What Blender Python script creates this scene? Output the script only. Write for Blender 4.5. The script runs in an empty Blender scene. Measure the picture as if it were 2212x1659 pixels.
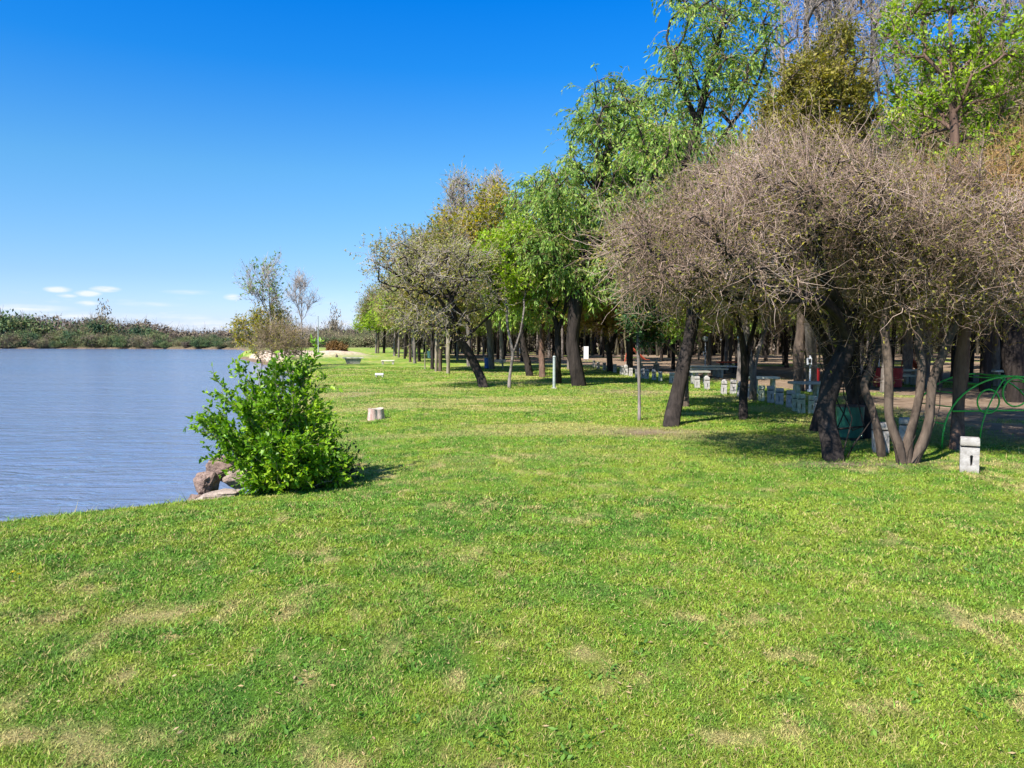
import bpy, bmesh, math, random
import numpy as np
from mathutils import Vector, Matrix
R = math.radians
SC = bpy.context.scene
COL = SC.collection

# ------------------------------------------------------------------ camera, sky, sun
F, CX, CY, HOR, CAMH = 1660.0, 1106.0, 829.5, 735.0, 1.8      # measured on the photograph at 2212 px width
PITCH = math.atan((CY - HOR) / F)
cam_d = bpy.data.cameras.new('camera'); cam = bpy.data.objects.new('camera', cam_d); COL.objects.link(cam)
cam.location = (0, 0, CAMH); cam.rotation_euler = (math.pi / 2 - PITCH, 0, 0)
cam_d.lens = F / 2212 * 36; cam_d.sensor_width = 36; cam_d.clip_start = 0.05; cam_d.clip_end = 6000
SC.camera = cam

SUN_EL, SUN_AZ = R(46), math.atan2(-0.66, -0.74)               # sun behind the camera, to the left
W = bpy.data.worlds.new('World'); SC.world = W; W.use_nodes = True
wn, wl = W.node_tree.nodes, W.node_tree.links
wn.clear()
wo = wn.new('ShaderNodeOutputWorld'); bg = wn.new('ShaderNodeBackground'); sky = wn.new('ShaderNodeTexSky')
sky.sky_type = 'NISHITA'; sky.sun_disc = False; sky.sun_elevation = SUN_EL; sky.sun_rotation = SUN_AZ
sky.altitude = 30; sky.air_density = 1.0; sky.dust_density = 0.35; sky.ozone_density = 2.2
hs = wn.new('ShaderNodeHueSaturation'); hs.inputs['Saturation'].default_value = 1.0; hs.inputs['Value'].default_value = 1.0
wl.new(sky.outputs[0], hs.inputs['Color'])
bg.inputs[1].default_value = 0.10
# small low clouds, laid out by direction in the sky
tc = wn.new('ShaderNodeTexCoord'); sep = wn.new('ShaderNodeSeparateXYZ'); wl.new(tc.outputs['Generated'], sep.inputs[0])
def wmath(op, a, b=None, c=None):
    n = wn.new('ShaderNodeMath'); n.operation = op
    for i, v in enumerate((a, b, c)):
        if v is None: continue
        if isinstance(v, (int, float)): n.inputs[i].default_value = v
        else: wl.new(v, n.inputs[i])
    return n.outputs[0]
az = wmath('ARCTAN2', sep.outputs['X'], sep.outputs['Y'])
el = wmath('ARCSINE', sep.outputs['Z'])
cmb = wn.new('ShaderNodeCombineXYZ'); wl.new(wmath('MULTIPLY', az, 26.0), cmb.inputs[0]); wl.new(wmath('MULTIPLY', el, 130.0), cmb.inputs[1])
cn = wn.new('ShaderNodeTexNoise'); cn.inputs['Scale'].default_value = 1.1; cn.inputs['Detail'].default_value = 6; cn.inputs['Roughness'].default_value = 0.6
wl.new(cmb.outputs[0], cn.inputs['Vector'])
band = wmath('MULTIPLY', wmath('SMOOTH_MIN', wmath('MULTIPLY', el, 60.0), 1.0, 0.1), wmath('SUBTRACT', 1.0, wmath('MINIMUM', wmath('MAXIMUM', wmath('DIVIDE', wmath('SUBTRACT', el, 0.035), 0.025), 0.0), 1.0)))
puff = None
def cloud(px, py, rx, ry, amp=1.0):
    global puff
    a0 = math.atan((px - CX) / F); e0 = math.atan((HOR - py) / F)
    dx = wmath('DIVIDE', wmath('SUBTRACT', az, a0), rx / F); dy = wmath('DIVIDE', wmath('SUBTRACT', el, e0), ry / F)
    d = wmath('SQRT', wmath('ADD', wmath('MULTIPLY', dx, dx), wmath('MULTIPLY', dy, dy)))
    v = wmath('MULTIPLY', wmath('MAXIMUM', wmath('SUBTRACT', 1.0, d), 0.0), amp)
    puff = v if puff is None else wmath('MAXIMUM', puff, v)
for c in [(130, 641, 26, 7, .85), (195, 647, 26, 7, .85), (232, 638, 30, 7, .85), (193, 666, 25, 6, .75), (505, 648, 20, 8, .6), (150, 652, 20, 5, .5),
          (400, 690, 60, 8, .35), (330, 665, 70, 6, .22), (415, 640, 60, 6, .2), (60, 677, 90, 9, .45), (740, 700, 60, 9, .6), (690, 708, 90, 10, .5), (440, 705, 110, 12, .6), (150, 690, 200, 10, .4)]:
    cloud(*c)
n_ = wmath('ADD', wmath('MULTIPLY', cn.outputs['Fac'], 2.2), -0.65)
cm = wmath('MINIMUM', wmath('MAXIMUM', wmath('MULTIPLY', wmath('MULTIPLY', puff, n_), 3.2), 0.0), 0.85)
cm2 = wmath('MAXIMUM', cm, wmath('MULTIPLY', wmath('MULTIPLY', band, wmath('MAXIMUM', wmath('SUBTRACT', cn.outputs['Fac'], 0.55), 0.0)), 1.6))
mx = wn.new('ShaderNodeMixRGB'); wl.new(cm2, mx.inputs[0]); 
# the very clear, deep blue air of the day: colour filter of the sky by height above the horizon
tr = wn.new('ShaderNodeValToRGB'); te = tr.color_ramp.elements
TN = [(0.0, (.55, .66, 1.12)), (.02, (.57, .68, 1.07)), (.05, (.46, .62, .90)), (.083, (.40, .64, .87)), (.131, (.31, .67, .90)), (.21, (.06, .57, 1.08)), (.27, (.0, .53, 1.18)), (.55, (.40, .72, 1.0)), (1.0, (.70, .88, 1.0))]
while len(te) < len(TN): te.new(0.5)
for i_, (p_, c_) in enumerate(TN): te[i_].position = p_; te[i_].color = (*[q * .8 for q in c_], 1)
wl.new(wmath('DIVIDE', el, math.pi / 2), tr.inputs[0])
tm = wn.new('ShaderNodeMixRGB'); tm.blend_type = 'MULTIPLY'; tm.inputs[0].default_value = 1.0; wl.new(hs.outputs[0], tm.inputs[1]); wl.new(tr.outputs[0], tm.inputs[2])
tv = wn.new('ShaderNodeMixRGB'); tv.blend_type = 'MULTIPLY'; tv.inputs[0].default_value = 1.0; wl.new(tm.outputs[0], tv.inputs[1]); tv.inputs[2].default_value = (1.25, 1.25, 1.25, 1)
wl.new(tv.outputs[0], mx.inputs[1]); mx.inputs[2].default_value = (4.9, 5.1, 5.6, 1)
wl.new(mx.outputs[0], bg.inputs[0]); wl.new(bg.outputs[0], wo.inputs[0])

sl = bpy.data.lights.new('sun', 'SUN'); sun = bpy.data.objects.new('sun', sl); COL.objects.link(sun)
sl.energy = 5.0; sl.angle = R(0.55); sl.color = (1.0, 0.955, 0.88)
sd = Vector((math.sin(SUN_AZ) * math.cos(SUN_EL), math.cos(SUN_AZ) * math.cos(SUN_EL), math.sin(SUN_EL)))
sun.rotation_euler = sd.to_track_quat('Z', 'Y').to_euler()
SC.view_settings.view_transform = 'Standard'; SC.view_settings.look = 'None'
SC.view_settings.exposure = 1.0; SC.view_settings.gamma = 1.0
SC.render.engine = 'CYCLES'
SC.cycles.max_bounces = 6; SC.cycles.diffuse_bounces = 3; SC.cycles.glossy_bounces = 2; SC.cycles.transmission_bounces = 3
SC.cycles.transparent_max_bounces = 4; SC.cycles.caustics_reflective = False; SC.cycles.caustics_refractive = False

# ------------------------------------------------------------------ pixel -> world helpers (only used to read places off the photograph)
def ray(px, py):
    u = (px - CX) / F; v = -(py - CY) / F
    return np.array([u, math.cos(PITCH) + v * math.sin(PITCH), -math.sin(PITCH) + v * math.cos(PITCH)])
def G(px, py, z=0.0):
    d = ray(px, py); t = (z - CAMH) / d[2]
    return np.array([d[0] * t, d[1] * t, z])
def At(px, py, Y):
    d = ray(px, py); t = Y / d[1]
    return np.array([d[0] * t, Y, CAMH + d[2] * t])

# ------------------------------------------------------------------ numpy noise
def vnoise(x, y, s, seed=0):
    x = np.asarray(x, float) / s + seed * 17.31; y = np.asarray(y, float) / s + seed * 9.77
    ix = np.floor(x).astype(np.int64); iy = np.floor(y).astype(np.int64)
    fx = x - ix; fy = y - iy; fx = fx * fx * (3 - 2 * fx); fy = fy * fy * (3 - 2 * fy)
    def h(a, b):
        n = (a * 374761393 + b * 668265263 + seed * 1442695041) & 0xffffffff
        n = ((n ^ (n >> 13)) * 1274126177) & 0xffffffff
        return ((n ^ (n >> 16)) & 0xffff) / 65535.0
    return (h(ix, iy) * (1 - fx) + h(ix + 1, iy) * fx) * (1 - fy) + (h(ix, iy + 1) * (1 - fx) + h(ix + 1, iy + 1) * fx) * fy
def fbm(x, y, s, seed=0, o=3):
    t = 0; a = 1; w = 0
    for i in range(o):
        t = t + a * vnoise(x, y, s / 2 ** i, seed + i * 5); w += a; a *= 0.55
    return t / w
def sstep(a, b, x):
    t = np.clip((np.asarray(x, float) - a) / (b - a), 0, 1); return t * t * (3 - 2 * t)

# ------------------------------------------------------------------ terrain
WATER_Z = -0.9
BK = np.array([(-60, -60), (-26, -10), (-14, 0), (-8.4, 6.0), (-5.5, 8.2), (-4.75, 8.75), (-3.95, 9.25), (-3.4, 9.75), (-3.05, 10.6), (-3.0, 12), (-3.4, 14), (-5.4, 20.6),
               (-8.1, 31), (-11.8, 46), (-17, 62), (-26, 85), (-40, 115), (-68, 200), (-80, 228), (-130, 246), (-400, 262), (-3000, 330)], float)
def bank_s(x, y):
    """signed distance to the lawn edge, positive on land"""
    x = np.asarray(x, float); y = np.asarray(y, float)
    best = np.full(x.shape, 1e9); sg = np.ones(x.shape)
    for i in range(len(BK) - 1):
        a, b = BK[i], BK[i + 1]; d = b - a; L2 = d @ d
        t = np.clip(((x - a[0]) * d[0] + (y - a[1]) * d[1]) / L2, 0, 1)
        qx = x - (a[0] + t * d[0]); qy = y - (a[1] + t * d[1]); dd = qx * qx + qy * qy
        cr = d[0] * qy - d[1] * qx
        m = dd < best
        best = np.where(m, dd, best); sg = np.where(m, np.where(cr < 0, 1.0, -1.0), sg)
    return np.sqrt(best) * sg
def height(x, y):
    s = bank_s(x, y); r = np.hypot(x, y)
    wob = (fbm(x, y, 3.0, 3) - 0.5) * 0.7 * sstep(8, 25, r) + (fbm(x, y, 14.0, 4) - 0.5) * 6 * sstep(60, 200, r)
    s = s + wob
    h = -1.7 * sstep(0.45, -1.9, s) - 0.10 * sstep(2.6, 0.2, s)
    h = h + (fbm(x, y, 2.6, 1) - 0.5) * 0.05 * sstep(1, 5, r) + (fbm(x, y, 11, 2) - 0.5) * 0.10 * sstep(6, 25, r)
    h = h + sandm(x, y) * (0.25 + 0.5 * fbm(x, y, 4.0, 9))
    h = h + 1.2 * sstep(30, 120, s) * sstep(200, 300, y)
    h = h - np.exp(-(((x + 4.9) / 1.3) ** 2 + ((y - 31) / 3.0) ** 2)) * 0.14
    return h
def sandm(x, y):
    x = np.asarray(x, float); y = np.asarray(y, float)
    c = -25 - (y - 90) * 0.5
    m = np.exp(-(((x - c + 1) / 9.0) ** 2 + ((y - 90) / 15.0) ** 2) ** 2)
    return sstep(0.25, 0.75, m + (fbm(x, y, 5, 21) - 0.5) * 0.5)
def dirtm(x, y):
    """bare earth under the wood right of the post row, and a few worn spots on the lawn"""
    x = np.asarray(x, float); y = np.asarray(y, float)
    line = np.interp(y, [0, 10, 15, 20, 28, 40, 54, 70, 120], [7.3, 7.3, 7.8, 8.6, 8.8, 7.0, 5.0, -6, -12])
    n = fbm(x, y * 1.0, 5.0, 31, 4)
    m = sstep(0.2, 2.2, x - line) * sstep(0.40, 0.53, n + sstep(0, 8, x - line) * 0.12)
    w = np.exp(-(((x - 2.6) / 1.2) ** 2 + ((y - 14.9) / 0.75) ** 2)) * 0.75
    w = np.maximum(w, np.exp(-(((x - 4.0) / 2.0) ** 2 + ((y - 27) / 2.6) ** 2)) * 0.65)
    w = np.maximum(w, np.exp(-(((x - 5.3) / 1.6) ** 2 + ((y - 11.1) / 0.35) ** 2)) * 0.8)
    w = np.maximum(w, np.exp(-(((x + 5.6) / 1.2) ** 2 + ((y - 26) / 4.0) ** 2)) * 0.5)
    w = np.maximum(w, np.exp(-(((x - 5) / 5) ** 2 + ((y - 62) / 5.0) ** 2)) * 1.0)
    w = w * (0.35 + 1.1 * fbm(x, y, 0.7, 33, 3))
    return np.clip(np.maximum(m, w), 0, 1)
def lawn(x, y):
    """lawn colour at a place: fresh green, dark clover, yellow-green and straw"""
    x = np.asarray(x, float); y = np.asarray(y, float)
    ya = y * 0.55                                             # patches run a little longer away from the path of the mower
    g = np.stack([0.135 + 0 * x, 0.262 + 0 * x, 0.026 + 0 * x], -1)
    dk = np.array([0.066, 0.178, 0.022]); yl = np.array([0.245, 0.325, 0.033]); st = np.array([0.50, 0.40, 0.17])
    a = sstep(0.38, 0.62, 0.35 * fbm(x, y, 2.2, 41, 4) + 0.65 * fbm(x, y, 0.30, 43, 3) + 0.04 * sstep(-2, 2, x)); g = g * (1 - a[..., None]) + yl * a[..., None]
    b = sstep(0.52, 0.66, 0.65 * fbm(x, y, 0.26, 47, 3) + 0.35 * fbm(x, y, 1.5, 49, 2)) * 0.65; g = g * (1 - b[..., None]) + dk * b[..., None]
    sbias = 0.045 * sstep(-1, 3, x) * sstep(9, 4, y) + 0.03
    c = sstep(0.60, 0.80, 0.62 * fbm(x, ya * 1.2, 0.20, 53, 3) + 0.24 * fbm(x, y, 0.8, 55, 2) + 0.14 * fbm(x, y, 4.2, 59, 2) + sbias) * 0.9
    band = np.exp(-(((y - 4.95 - 0.16 * (x + 2.4)) / 0.16) ** 2)) * np.exp(-(((x + 2.6) / 1.5) ** 2)) * sstep(0.38, 0.62, fbm(x, y, 0.25, 61, 3))
    c = np.maximum(c, band * 0.95)
    c = np.maximum(c, 0.55 * sstep(0.50, 0.70, fbm(x * 0.35, y, 1.2, 67, 3)) * sstep(8, 18, y))
    g = g * (1 - c[..., None]) + st * c[..., None]
    f = sstep(170, 205, y)[..., None]; g = g * (1 - f) + np.array([.115, .10, .055]) * f
    return g, c

# ------------------------------------------------------------------ mesh + object helpers
def make_mesh(name, V, faces, mat, smooth=False, attrs=None, mats=None, midx=None):
    """faces: list of (n,k) int arrays"""
    me = bpy.data.meshes.new(name)
    V = np.asarray(V, np.float32)
    me.vertices.add(len(V)); me.vertices.foreach_set('co', V.ravel())
    loops = np.concatenate([f.ravel() for f in faces]).astype(np.int32)
    tot = np.concatenate([np.full(len(f), f.shape[1], np.int32) for f in faces])
    st = np.concatenate([[0], np.cumsum(tot)[:-1]]).astype(np.int32)
    me.loops.add(len(loops)); me.loops.foreach_set('vertex_index', loops)
    me.polygons.add(len(tot)); me.polygons.foreach_set('loop_start', st); me.polygons.foreach_set('loop_total', tot)
    if smooth: me.polygons.foreach_set('use_smooth', np.ones(len(tot), bool))
    for m in (mats or [mat]): me.materials.append(m)
    if midx is not None: me.polygons.foreach_set('material_index', midx.astype(np.int32))
    me.update(calc_edges=True)
    for k, (typ, arr) in (attrs or {}).items():
        at = me.attributes.new(k, typ, 'POINT')
        at.data.foreach_set('color' if typ == 'FLOAT_COLOR' else 'value', np.asarray(arr, np.float32).ravel())
    return me
def link(name, me, parent=None, loc=None):
    o = bpy.data.objects.new(name, me); COL.objects.link(o)
    if parent: o.parent = parent
    if loc is not None: o.location = loc
    return o
def tag(o, label=None, cat=None, group=None, kind=None):
    if label: o['label'] = label
    if cat: o['category'] = cat
    if group: o['group'] = group
    if kind: o['kind'] = kind
    return o
def empty(name, loc, label, cat, group=None, rz=0):
    o = bpy.data.objects.new(name, None); COL.objects.link(o); o.location = [float(v) for v in loc]
    o.rotation_euler = (0, 0, rz); o.empty_display_size = 0.3
    return tag(o, label, cat, group)
def copy_thing(src, loc, rz, sc, label, group):
    c = src.copy(); COL.objects.link(c); c.location = [float(v) for v in loc]; c.rotation_euler = (0, 0, rz)
    c.scale = sc if hasattr(sc, '__len__') else (sc, sc, sc); c['label'] = label
    if group: c['group'] = group
    for ch in src.children:
        d = ch.copy(); COL.objects.link(d); d.parent = c
        for g in ch.children:
            e = g.copy(); COL.objects.link(e); e.parent = d
    return c
class MB:
    """collects simple solids into one mesh"""
    def __init__(s): s.bm = bmesh.new()
    def box(s, c, d, rz=0, bev=0.0, taper=1.0, rx=0, ry=0):
        r = bmesh.ops.create_cube(s.bm, size=1.0); vs = r['verts']
        for v in vs:
            t = taper if v.co.z > 0 else 1.0
            v.co = Vector((v.co.x * d[0] * t, v.co.y * d[1] * t, v.co.z * d[2]))
        if bev > 0:
            es = list({e for v in vs for e in v.link_edges})
            r2 = bmesh.ops.bevel(s.bm, geom=es, offset=bev, segments=2, affect='EDGES', profile=0.6); vs = list({v for f in r2['faces'] for v in f.verts} | {v for v in vs if v.is_valid})
        M = Matrix.Translation(c) @ Matrix.Rotation(rz, 4, 'Z') @ Matrix.Rotation(ry, 4, 'Y') @ Matrix.Rotation(rx, 4, 'X')
        bmesh.ops.transform(s.bm, matrix=M, verts=vs); return s
    def cyl(s, a, b, r0, r1=None, n=12):
        a, b = Vector(a), Vector(b); r1 = r0 if r1 is None else r1
        r = bmesh.ops.create_cone(s.bm, cap_ends=True, segments=n, radius1=r0, radius2=r1, depth=(b - a).length)
        q = (b - a).to_track_quat('Z', 'Y').to_matrix().to_4x4()
        bmesh.ops.transform(s.bm, matrix=Matrix.Translation((a + b) / 2) @ q, verts=r['verts']); return s
    def ball(s, c, r, sub=3, sq=(1, 1, 1)):
        q = bmesh.ops.create_icosphere(s.bm, subdivisions=sub, radius=r)
        bmesh.ops.transform(s.bm, matrix=Matrix.Translation(c) @ Matrix.Diagonal((*sq, 1)), verts=q['verts']); return s
    def prism(s, pts, y0, y1):
        """x,z outline extruded along y"""
        a = [s.bm.verts.new((p[0], y0, p[1])) for p in pts]; b = [s.bm.verts.new((p[0], y1, p[1])) for p in pts]
        s.bm.faces.new(a); s.bm.faces.new(b[::-1])
        for i in range(len(pts)): s.bm.faces.new([a[i - 1], b[i - 1], b[i], a[i]])
        return s
    def tube(s, pts, r, n=8):
        V, Fq = tubes(np.array([pts], float), np.full((1, len(pts)), r), n)
        vs = [s.bm.verts.new(v) for v in V]
        for f in Fq: s.bm.faces.new([vs[i] for i in f])
        for e in (list(range(n)), list(range(len(vs) - n, len(vs)))): s.bm.faces.new([vs[i] for i in e])
        return s
    def build(s, name, mat, parent=None, smooth=False, loc=None):
        bmesh.ops.recalc_face_normals(s.bm, faces=s.bm.faces)
        me = bpy.data.meshes.new(name); s.bm.to_mesh(me); s.bm.free(); me.materials.append(mat)
        if smooth: me.polygons.foreach_set('use_smooth', np.ones(len(me.polygons), bool)); 
        return link(name, me, parent, loc)
def rough(o, amp, scale, seed=0):
    """push vertices about a little so an object is not machine clean"""
    me = o.data; n = len(me.vertices); co = np.zeros(n * 3); me.vertices.foreach_get('co', co); co = co.reshape(-1, 3)
    for k in range(3):
        co[:, k] += (fbm(co[:, (k + 1) % 3] + co[:, (k + 2) % 3] * 0.7, co[:, (k + 2) % 3] - co[:, k] * 0.3, scale, seed + k * 3) - 0.5) * amp * 2
    me.vertices.foreach_set('co', co.ravel()); me.update()

def tubes(P, Rr, sides):
    """P (N,K,3) polylines, Rr (N,K) radii -> verts, quads"""
    P = np.asarray(P, float); N, K, _ = P.shape
    T = np.empty_like(P); T[:, 1:-1] = P[:, 2:] - P[:, :-2]; T[:, 0] = P[:, 1] - P[:, 0]; T[:, -1] = P[:, -1] - P[:, -2]
    T /= np.linalg.norm(T, axis=2, keepdims=True) + 1e-9
    ref = np.tile(np.array([0.31, 0.95, 0.05]), (N, 1)); par = np.abs((ref * T[:, 0]).sum(1)) > 0.9; ref[par] = (1, 0, 0)
    U = np.empty_like(P)
    u = ref
    for k in range(K):
        u = u - (u * T[:, k]).sum(1, keepdims=True) * T[:, k]; u = u / (np.linalg.norm(u, axis=1, keepdims=True) + 1e-9); U[:, k] = u
    Wv = np.cross(T, U)
    a = np.linspace(0, 2 * np.pi, sides, endpoint=False)
    V = P[:, :, None] + Rr[:, :, None, None] * (np.cos(a)[None, None, :, None] * U[:, :, None] + np.sin(a)[None, None, :, None] * Wv[:, :, None])
    V = V.reshape(-1, 3)
    i = (np.arange(N)[:, None, None] * K * sides + np.arange(K - 1)[None, :, None] * sides)
    j = np.arange(sides)[None, None, :]; j2 = (j + 1) % sides
    Q = np.stack([i + j, i + j2, i + sides + j2, i + sides + j], -1).reshape(-1, 4)
    return V, Q
class Geo:
    def __init__(s): s.V = []; s.F = []; s.n = 0
    def add(s, V, *Fs):
        s.V.append(V)
        for f in Fs: s.F.append(f + s.n)
        s.n += len(V)
    def mesh(s, name, mat, smooth=False, attrs=None):
        return make_mesh(name, np.concatenate(s.V), s.F, mat, smooth, attrs)

# ------------------------------------------------------------------ materials
def mat_new(name):
    m = bpy.data.materials.new(name); m.use_nodes = True; nt = m.node_tree; nt.nodes.clear()
    out = nt.nodes.new('ShaderNodeOutputMaterial'); return m, nt, out
def N(nt, t, **kw):
    n = nt.nodes.new(t)
    for k, v in kw.items():
        if k in n.inputs.keys(): n.inputs[k].default_value = v
        else: setattr(n, k, v)
    return n
def ramp(nt, cols):
    r = nt.nodes.new('ShaderNodeValToRGB'); e = r.color_ramp.elements
    while len(e) < len(cols): e.new(0.5)
    for i, (p, c) in enumerate(cols): e[i].position = p; e[i].color = (*c, 1)
    return r
def solid(name, c1, c2, scale=6, roughness=0.85, bump=0.3, bscale=40, stretch=(1, 1, 1), spec=0.3, splash=0):
    m, nt, out = mat_new(name); L = nt.links
    tc = N(nt, 'ShaderNodeTexCoord'); mp = N(nt, 'ShaderNodeMapping'); mp.inputs['Scale'].default_value = stretch; L.new(tc.outputs['Object'], mp.inputs[0])
    n1 = N(nt, 'ShaderNodeTexNoise', Scale=scale, Detail=6.0, Roughness=0.65); L.new(mp.outputs[0], n1.inputs['Vector'])
    rp = ramp(nt, [(0.3, c1), (0.7, c2)]); L.new(n1.outputs['Fac'], rp.inputs[0])
    b = N(nt, 'ShaderNodeBsdfPrincipled', Roughness=roughness); b.inputs['Specular IOR Level'].default_value = spec
    src = rp.outputs[0]
    if splash:                                                 # mud thrown up on the foot, green film and rust runs
        sz = N(nt, 'ShaderNodeSeparateXYZ'); L.new(tc.outputs['Object'], sz.inputs[0]); ns = N(nt, 'ShaderNodeTexNoise', Scale=22.0, Detail=5.0, Roughness=0.7); L.new(tc.outputs['Object'], ns.inputs['Vector'])
        ma = N(nt, 'ShaderNodeMath', operation='MULTIPLY_ADD'); L.new(ns.outputs['Fac'], ma.inputs[0]); ma.inputs[1].default_value = -splash * 2.2; L.new(sz.outputs['Z'], ma.inputs[2])
        mr = N(nt, 'ShaderNodeMapRange'); mr.inputs['From Min'].default_value = -splash * .4; mr.inputs['From Max'].default_value = -splash * 1.6; L.new(ma.outputs[0], mr.inputs['Value'])
        mxs = N(nt, 'ShaderNodeMixRGB'); mxs.inputs[2].default_value = (.16, .14, .08, 1); mq = N(nt, 'ShaderNodeMath', operation='MULTIPLY'); mq.inputs[1].default_value = .8; L.new(mr.outputs[0], mq.inputs[0]); L.new(mq.outputs[0], mxs.inputs[0]); L.new(src, mxs.inputs[1]); src = mxs.outputs[0]
    L.new(src, b.inputs['Base Color'])
    n2 = N(nt, 'ShaderNodeTexNoise', Scale=bscale, Detail=5.0, Roughness=0.7); L.new(mp.outputs[0], n2.inputs['Vector'])
    bp = N(nt, 'ShaderNodeBump', Strength=bump, Distance=0.02); L.new(n2.outputs['Fac'], bp.inputs['Height']); L.new(bp.outputs[0], b.inputs['Normal'])
    L.new(b.outputs[0], out.inputs[0]); return m
def bark(name, c1, c2, sc=3.0): return solid(name, c1, c2, scale=sc * 3, roughness=0.95, bump=0.9, bscale=sc * 8, stretch=(1, 1, 0.22), spec=0.1)
def leafmat(name, cols, trans=0.35, rough_=0.55, objvar=0.0):
    """leaf or twig colour varies piece by piece"""
    m, nt, out = mat_new(name); L = nt.links
    g = N(nt, 'ShaderNodeNewGeometry'); rp = ramp(nt, [(i / max(1, len(cols) - 1), c) for i, c in enumerate(cols)])
    fac = g.outputs['Random Per Island']
    tc = N(nt, 'ShaderNodeTexCoord'); nz = N(nt, 'ShaderNodeTexNoise', Scale=0.9, Detail=2.0); L.new(tc.outputs['Object'], nz.inputs['Vector'])
    ad = N(nt, 'ShaderNodeMath', operation='MULTIPLY_ADD'); L.new(nz.outputs['Fac'], ad.inputs[0]); ad.inputs[1].default_value = 1.6; 
    sb = N(nt, 'ShaderNodeMath', operation='MULTIPLY_ADD'); L.new(fac, sb.inputs[0]); sb.inputs[1].default_value = 0.7; sb.inputs[2].default_value = -0.65
    L.new(sb.outputs[0], ad.inputs[2])
    if objvar:
        oi = N(nt, 'ShaderNodeObjectInfo'); a2 = N(nt, 'ShaderNodeMath', operation='MULTIPLY_ADD'); L.new(oi.outputs['Random'], a2.inputs[0]); a2.inputs[1].default_value = objvar
        a3 = N(nt, 'ShaderNodeMath', operation='SUBTRACT'); L.new(ad.outputs[0], a3.inputs[0]); a3.inputs[1].default_value = objvar / 2
        L.new(a3.outputs[0], a2.inputs[2]); L.new(a2.outputs[0], rp.inputs[0])
    else: L.new(ad.outputs[0], rp.inputs[0])
    b = N(nt, 'ShaderNodeBsdfPrincipled', Roughness=rough_); b.inputs['Specular IOR Level'].default_value = 0.25; L.new(rp.outputs[0], b.inputs['Base Color'])
    if trans > 0:
        t = N(nt, 'ShaderNodeBsdfTranslucent'); hv = N(nt, 'ShaderNodeHueSaturation', Saturation=1.15, Value=1.25); L.new(rp.outputs[0], hv.inputs['Color']); L.new(hv.outputs[0], t.inputs['Color'])
        ms = N(nt, 'ShaderNodeMixShader'); ms.inputs[0].default_value = trans; L.new(b.outputs[0], ms.inputs[1]); L.new(t.outputs[0], ms.inputs[2]); L.new(ms.outputs[0], out.inputs[0])
    else: L.new(b.outputs[0], out.inputs[0])
    return m

M_DARKBARK = bark('dark_bark', (0.013, 0.011, 0.010), (0.058, 0.046, 0.040))
M_BARK = bark('brown_bark', (0.04, 0.030, 0.024), (0.15, 0.112, 0.085))
M_GREYBARK = bark('grey_bark', (0.07, 0.06, 0.055), (0.26, 0.22, 0.19))
M_PALEBARK = bark('pale_bark', (0.13, 0.11, 0.08), (0.36, 0.30, 0.22))
M_REDBARK = bark('reddish_bark', (0.055, 0.035, 0.028), (0.20, 0.125, 0.09))
M_TWIG = leafmat('bare_twigs', [(0.095, 0.065, 0.042), (0.26, 0.175, 0.130), (0.56, 0.42, 0.34)], 0, 0.9)
M_TWIG2 = leafmat('olive_twigs', [(0.11, 0.08, 0.042), (0.24, 0.175, 0.095), (0.42, 0.32, 0.20)], 0, 0.9)
M_TWIGO = leafmat('rust_twigs', [(0.17, 0.10, 0.045), (0.36, 0.22, 0.09), (0.46, 0.30, 0.15)], 0, 0.9)
M_TWIGG = leafmat('grey_twigs', [(0.18, 0.145, 0.12), (0.34, 0.28, 0.24), (0.50, 0.43, 0.37)], 0, 0.9)
M_BUDS = leafmat('spring_buds', [(0.20, 0.19, 0.04), (0.30, 0.32, 0.06), (0.38, 0.26, 0.10)], 0.25)
M_WILLOW = leafmat('willow_leaves', [(0.07, 0.14, 0.025), (0.20, 0.33, 0.045), (0.40, 0.48, 0.08)], 0.35)
M_WILLOW2 = leafmat('bluish_willow_leaves', [(0.075, 0.15, 0.035), (0.20, 0.33, 0.06), (0.40, 0.48, 0.09)], 0.35)
M_LIME = leafmat('lime_leaves', [(0.12, 0.21, 0.015), (0.26, 0.41, 0.022), (0.42, 0.52, 0.035)], 0.4)
M_GOLD = leafmat('golden_leaves', [(0.16, 0.22, 0.02), (0.33, 0.31, 0.03), (0.52, 0.33, 0.04)], 0.4)
M_OLIVE = leafmat('olive_leaves', [(0.09, 0.10, 0.018), (0.22, 0.205, 0.032), (0.36, 0.30, 0.05)], 0.3)
M_DEEP = leafmat('deep_green_leaves', [(0.012, 0.035, 0.014), (0.028, 0.075, 0.022), (0.07, 0.14, 0.03)], 0.25)
M_WOODLEAF = leafmat('woodland_leaves', [(0.08, 0.105, 0.025), (0.17, 0.21, 0.04), (0.28, 0.33, 0.065), (0.32, 0.23, 0.09)], 0.3, objvar=0.9)
M_RUSSET = leafmat('russet_leaves', [(0.16, 0.15, 0.03), (0.28, 0.20, 0.05), (0.36, 0.19, 0.08)], 0.3)
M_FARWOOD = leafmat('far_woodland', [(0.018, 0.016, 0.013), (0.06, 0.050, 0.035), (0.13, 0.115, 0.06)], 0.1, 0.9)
M_BUSH = leafmat('bush_leaves', [(0.05, 0.13, 0.010), (0.17, 0.34, 0.018), (0.38, 0.52, 0.035)], 0.35, 0.4)
M_SCRUB = leafmat('scrub_leaves', [(0.030, 0.065, 0.038), (0.075, 0.125, 0.05), (0.14, 0.19, 0.065), (0.19, 0.18, 0.08)], 0.15, 0.8, objvar=0.8)
M_SCRUBB = leafmat('scrub_twigs', [(0.12, 0.09, 0.07), (0.20, 0.155, 0.11), (0.26, 0.22, 0.11), (0.17, 0.20, 0.08)], 0, 0.9, objvar=1.0)
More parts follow.
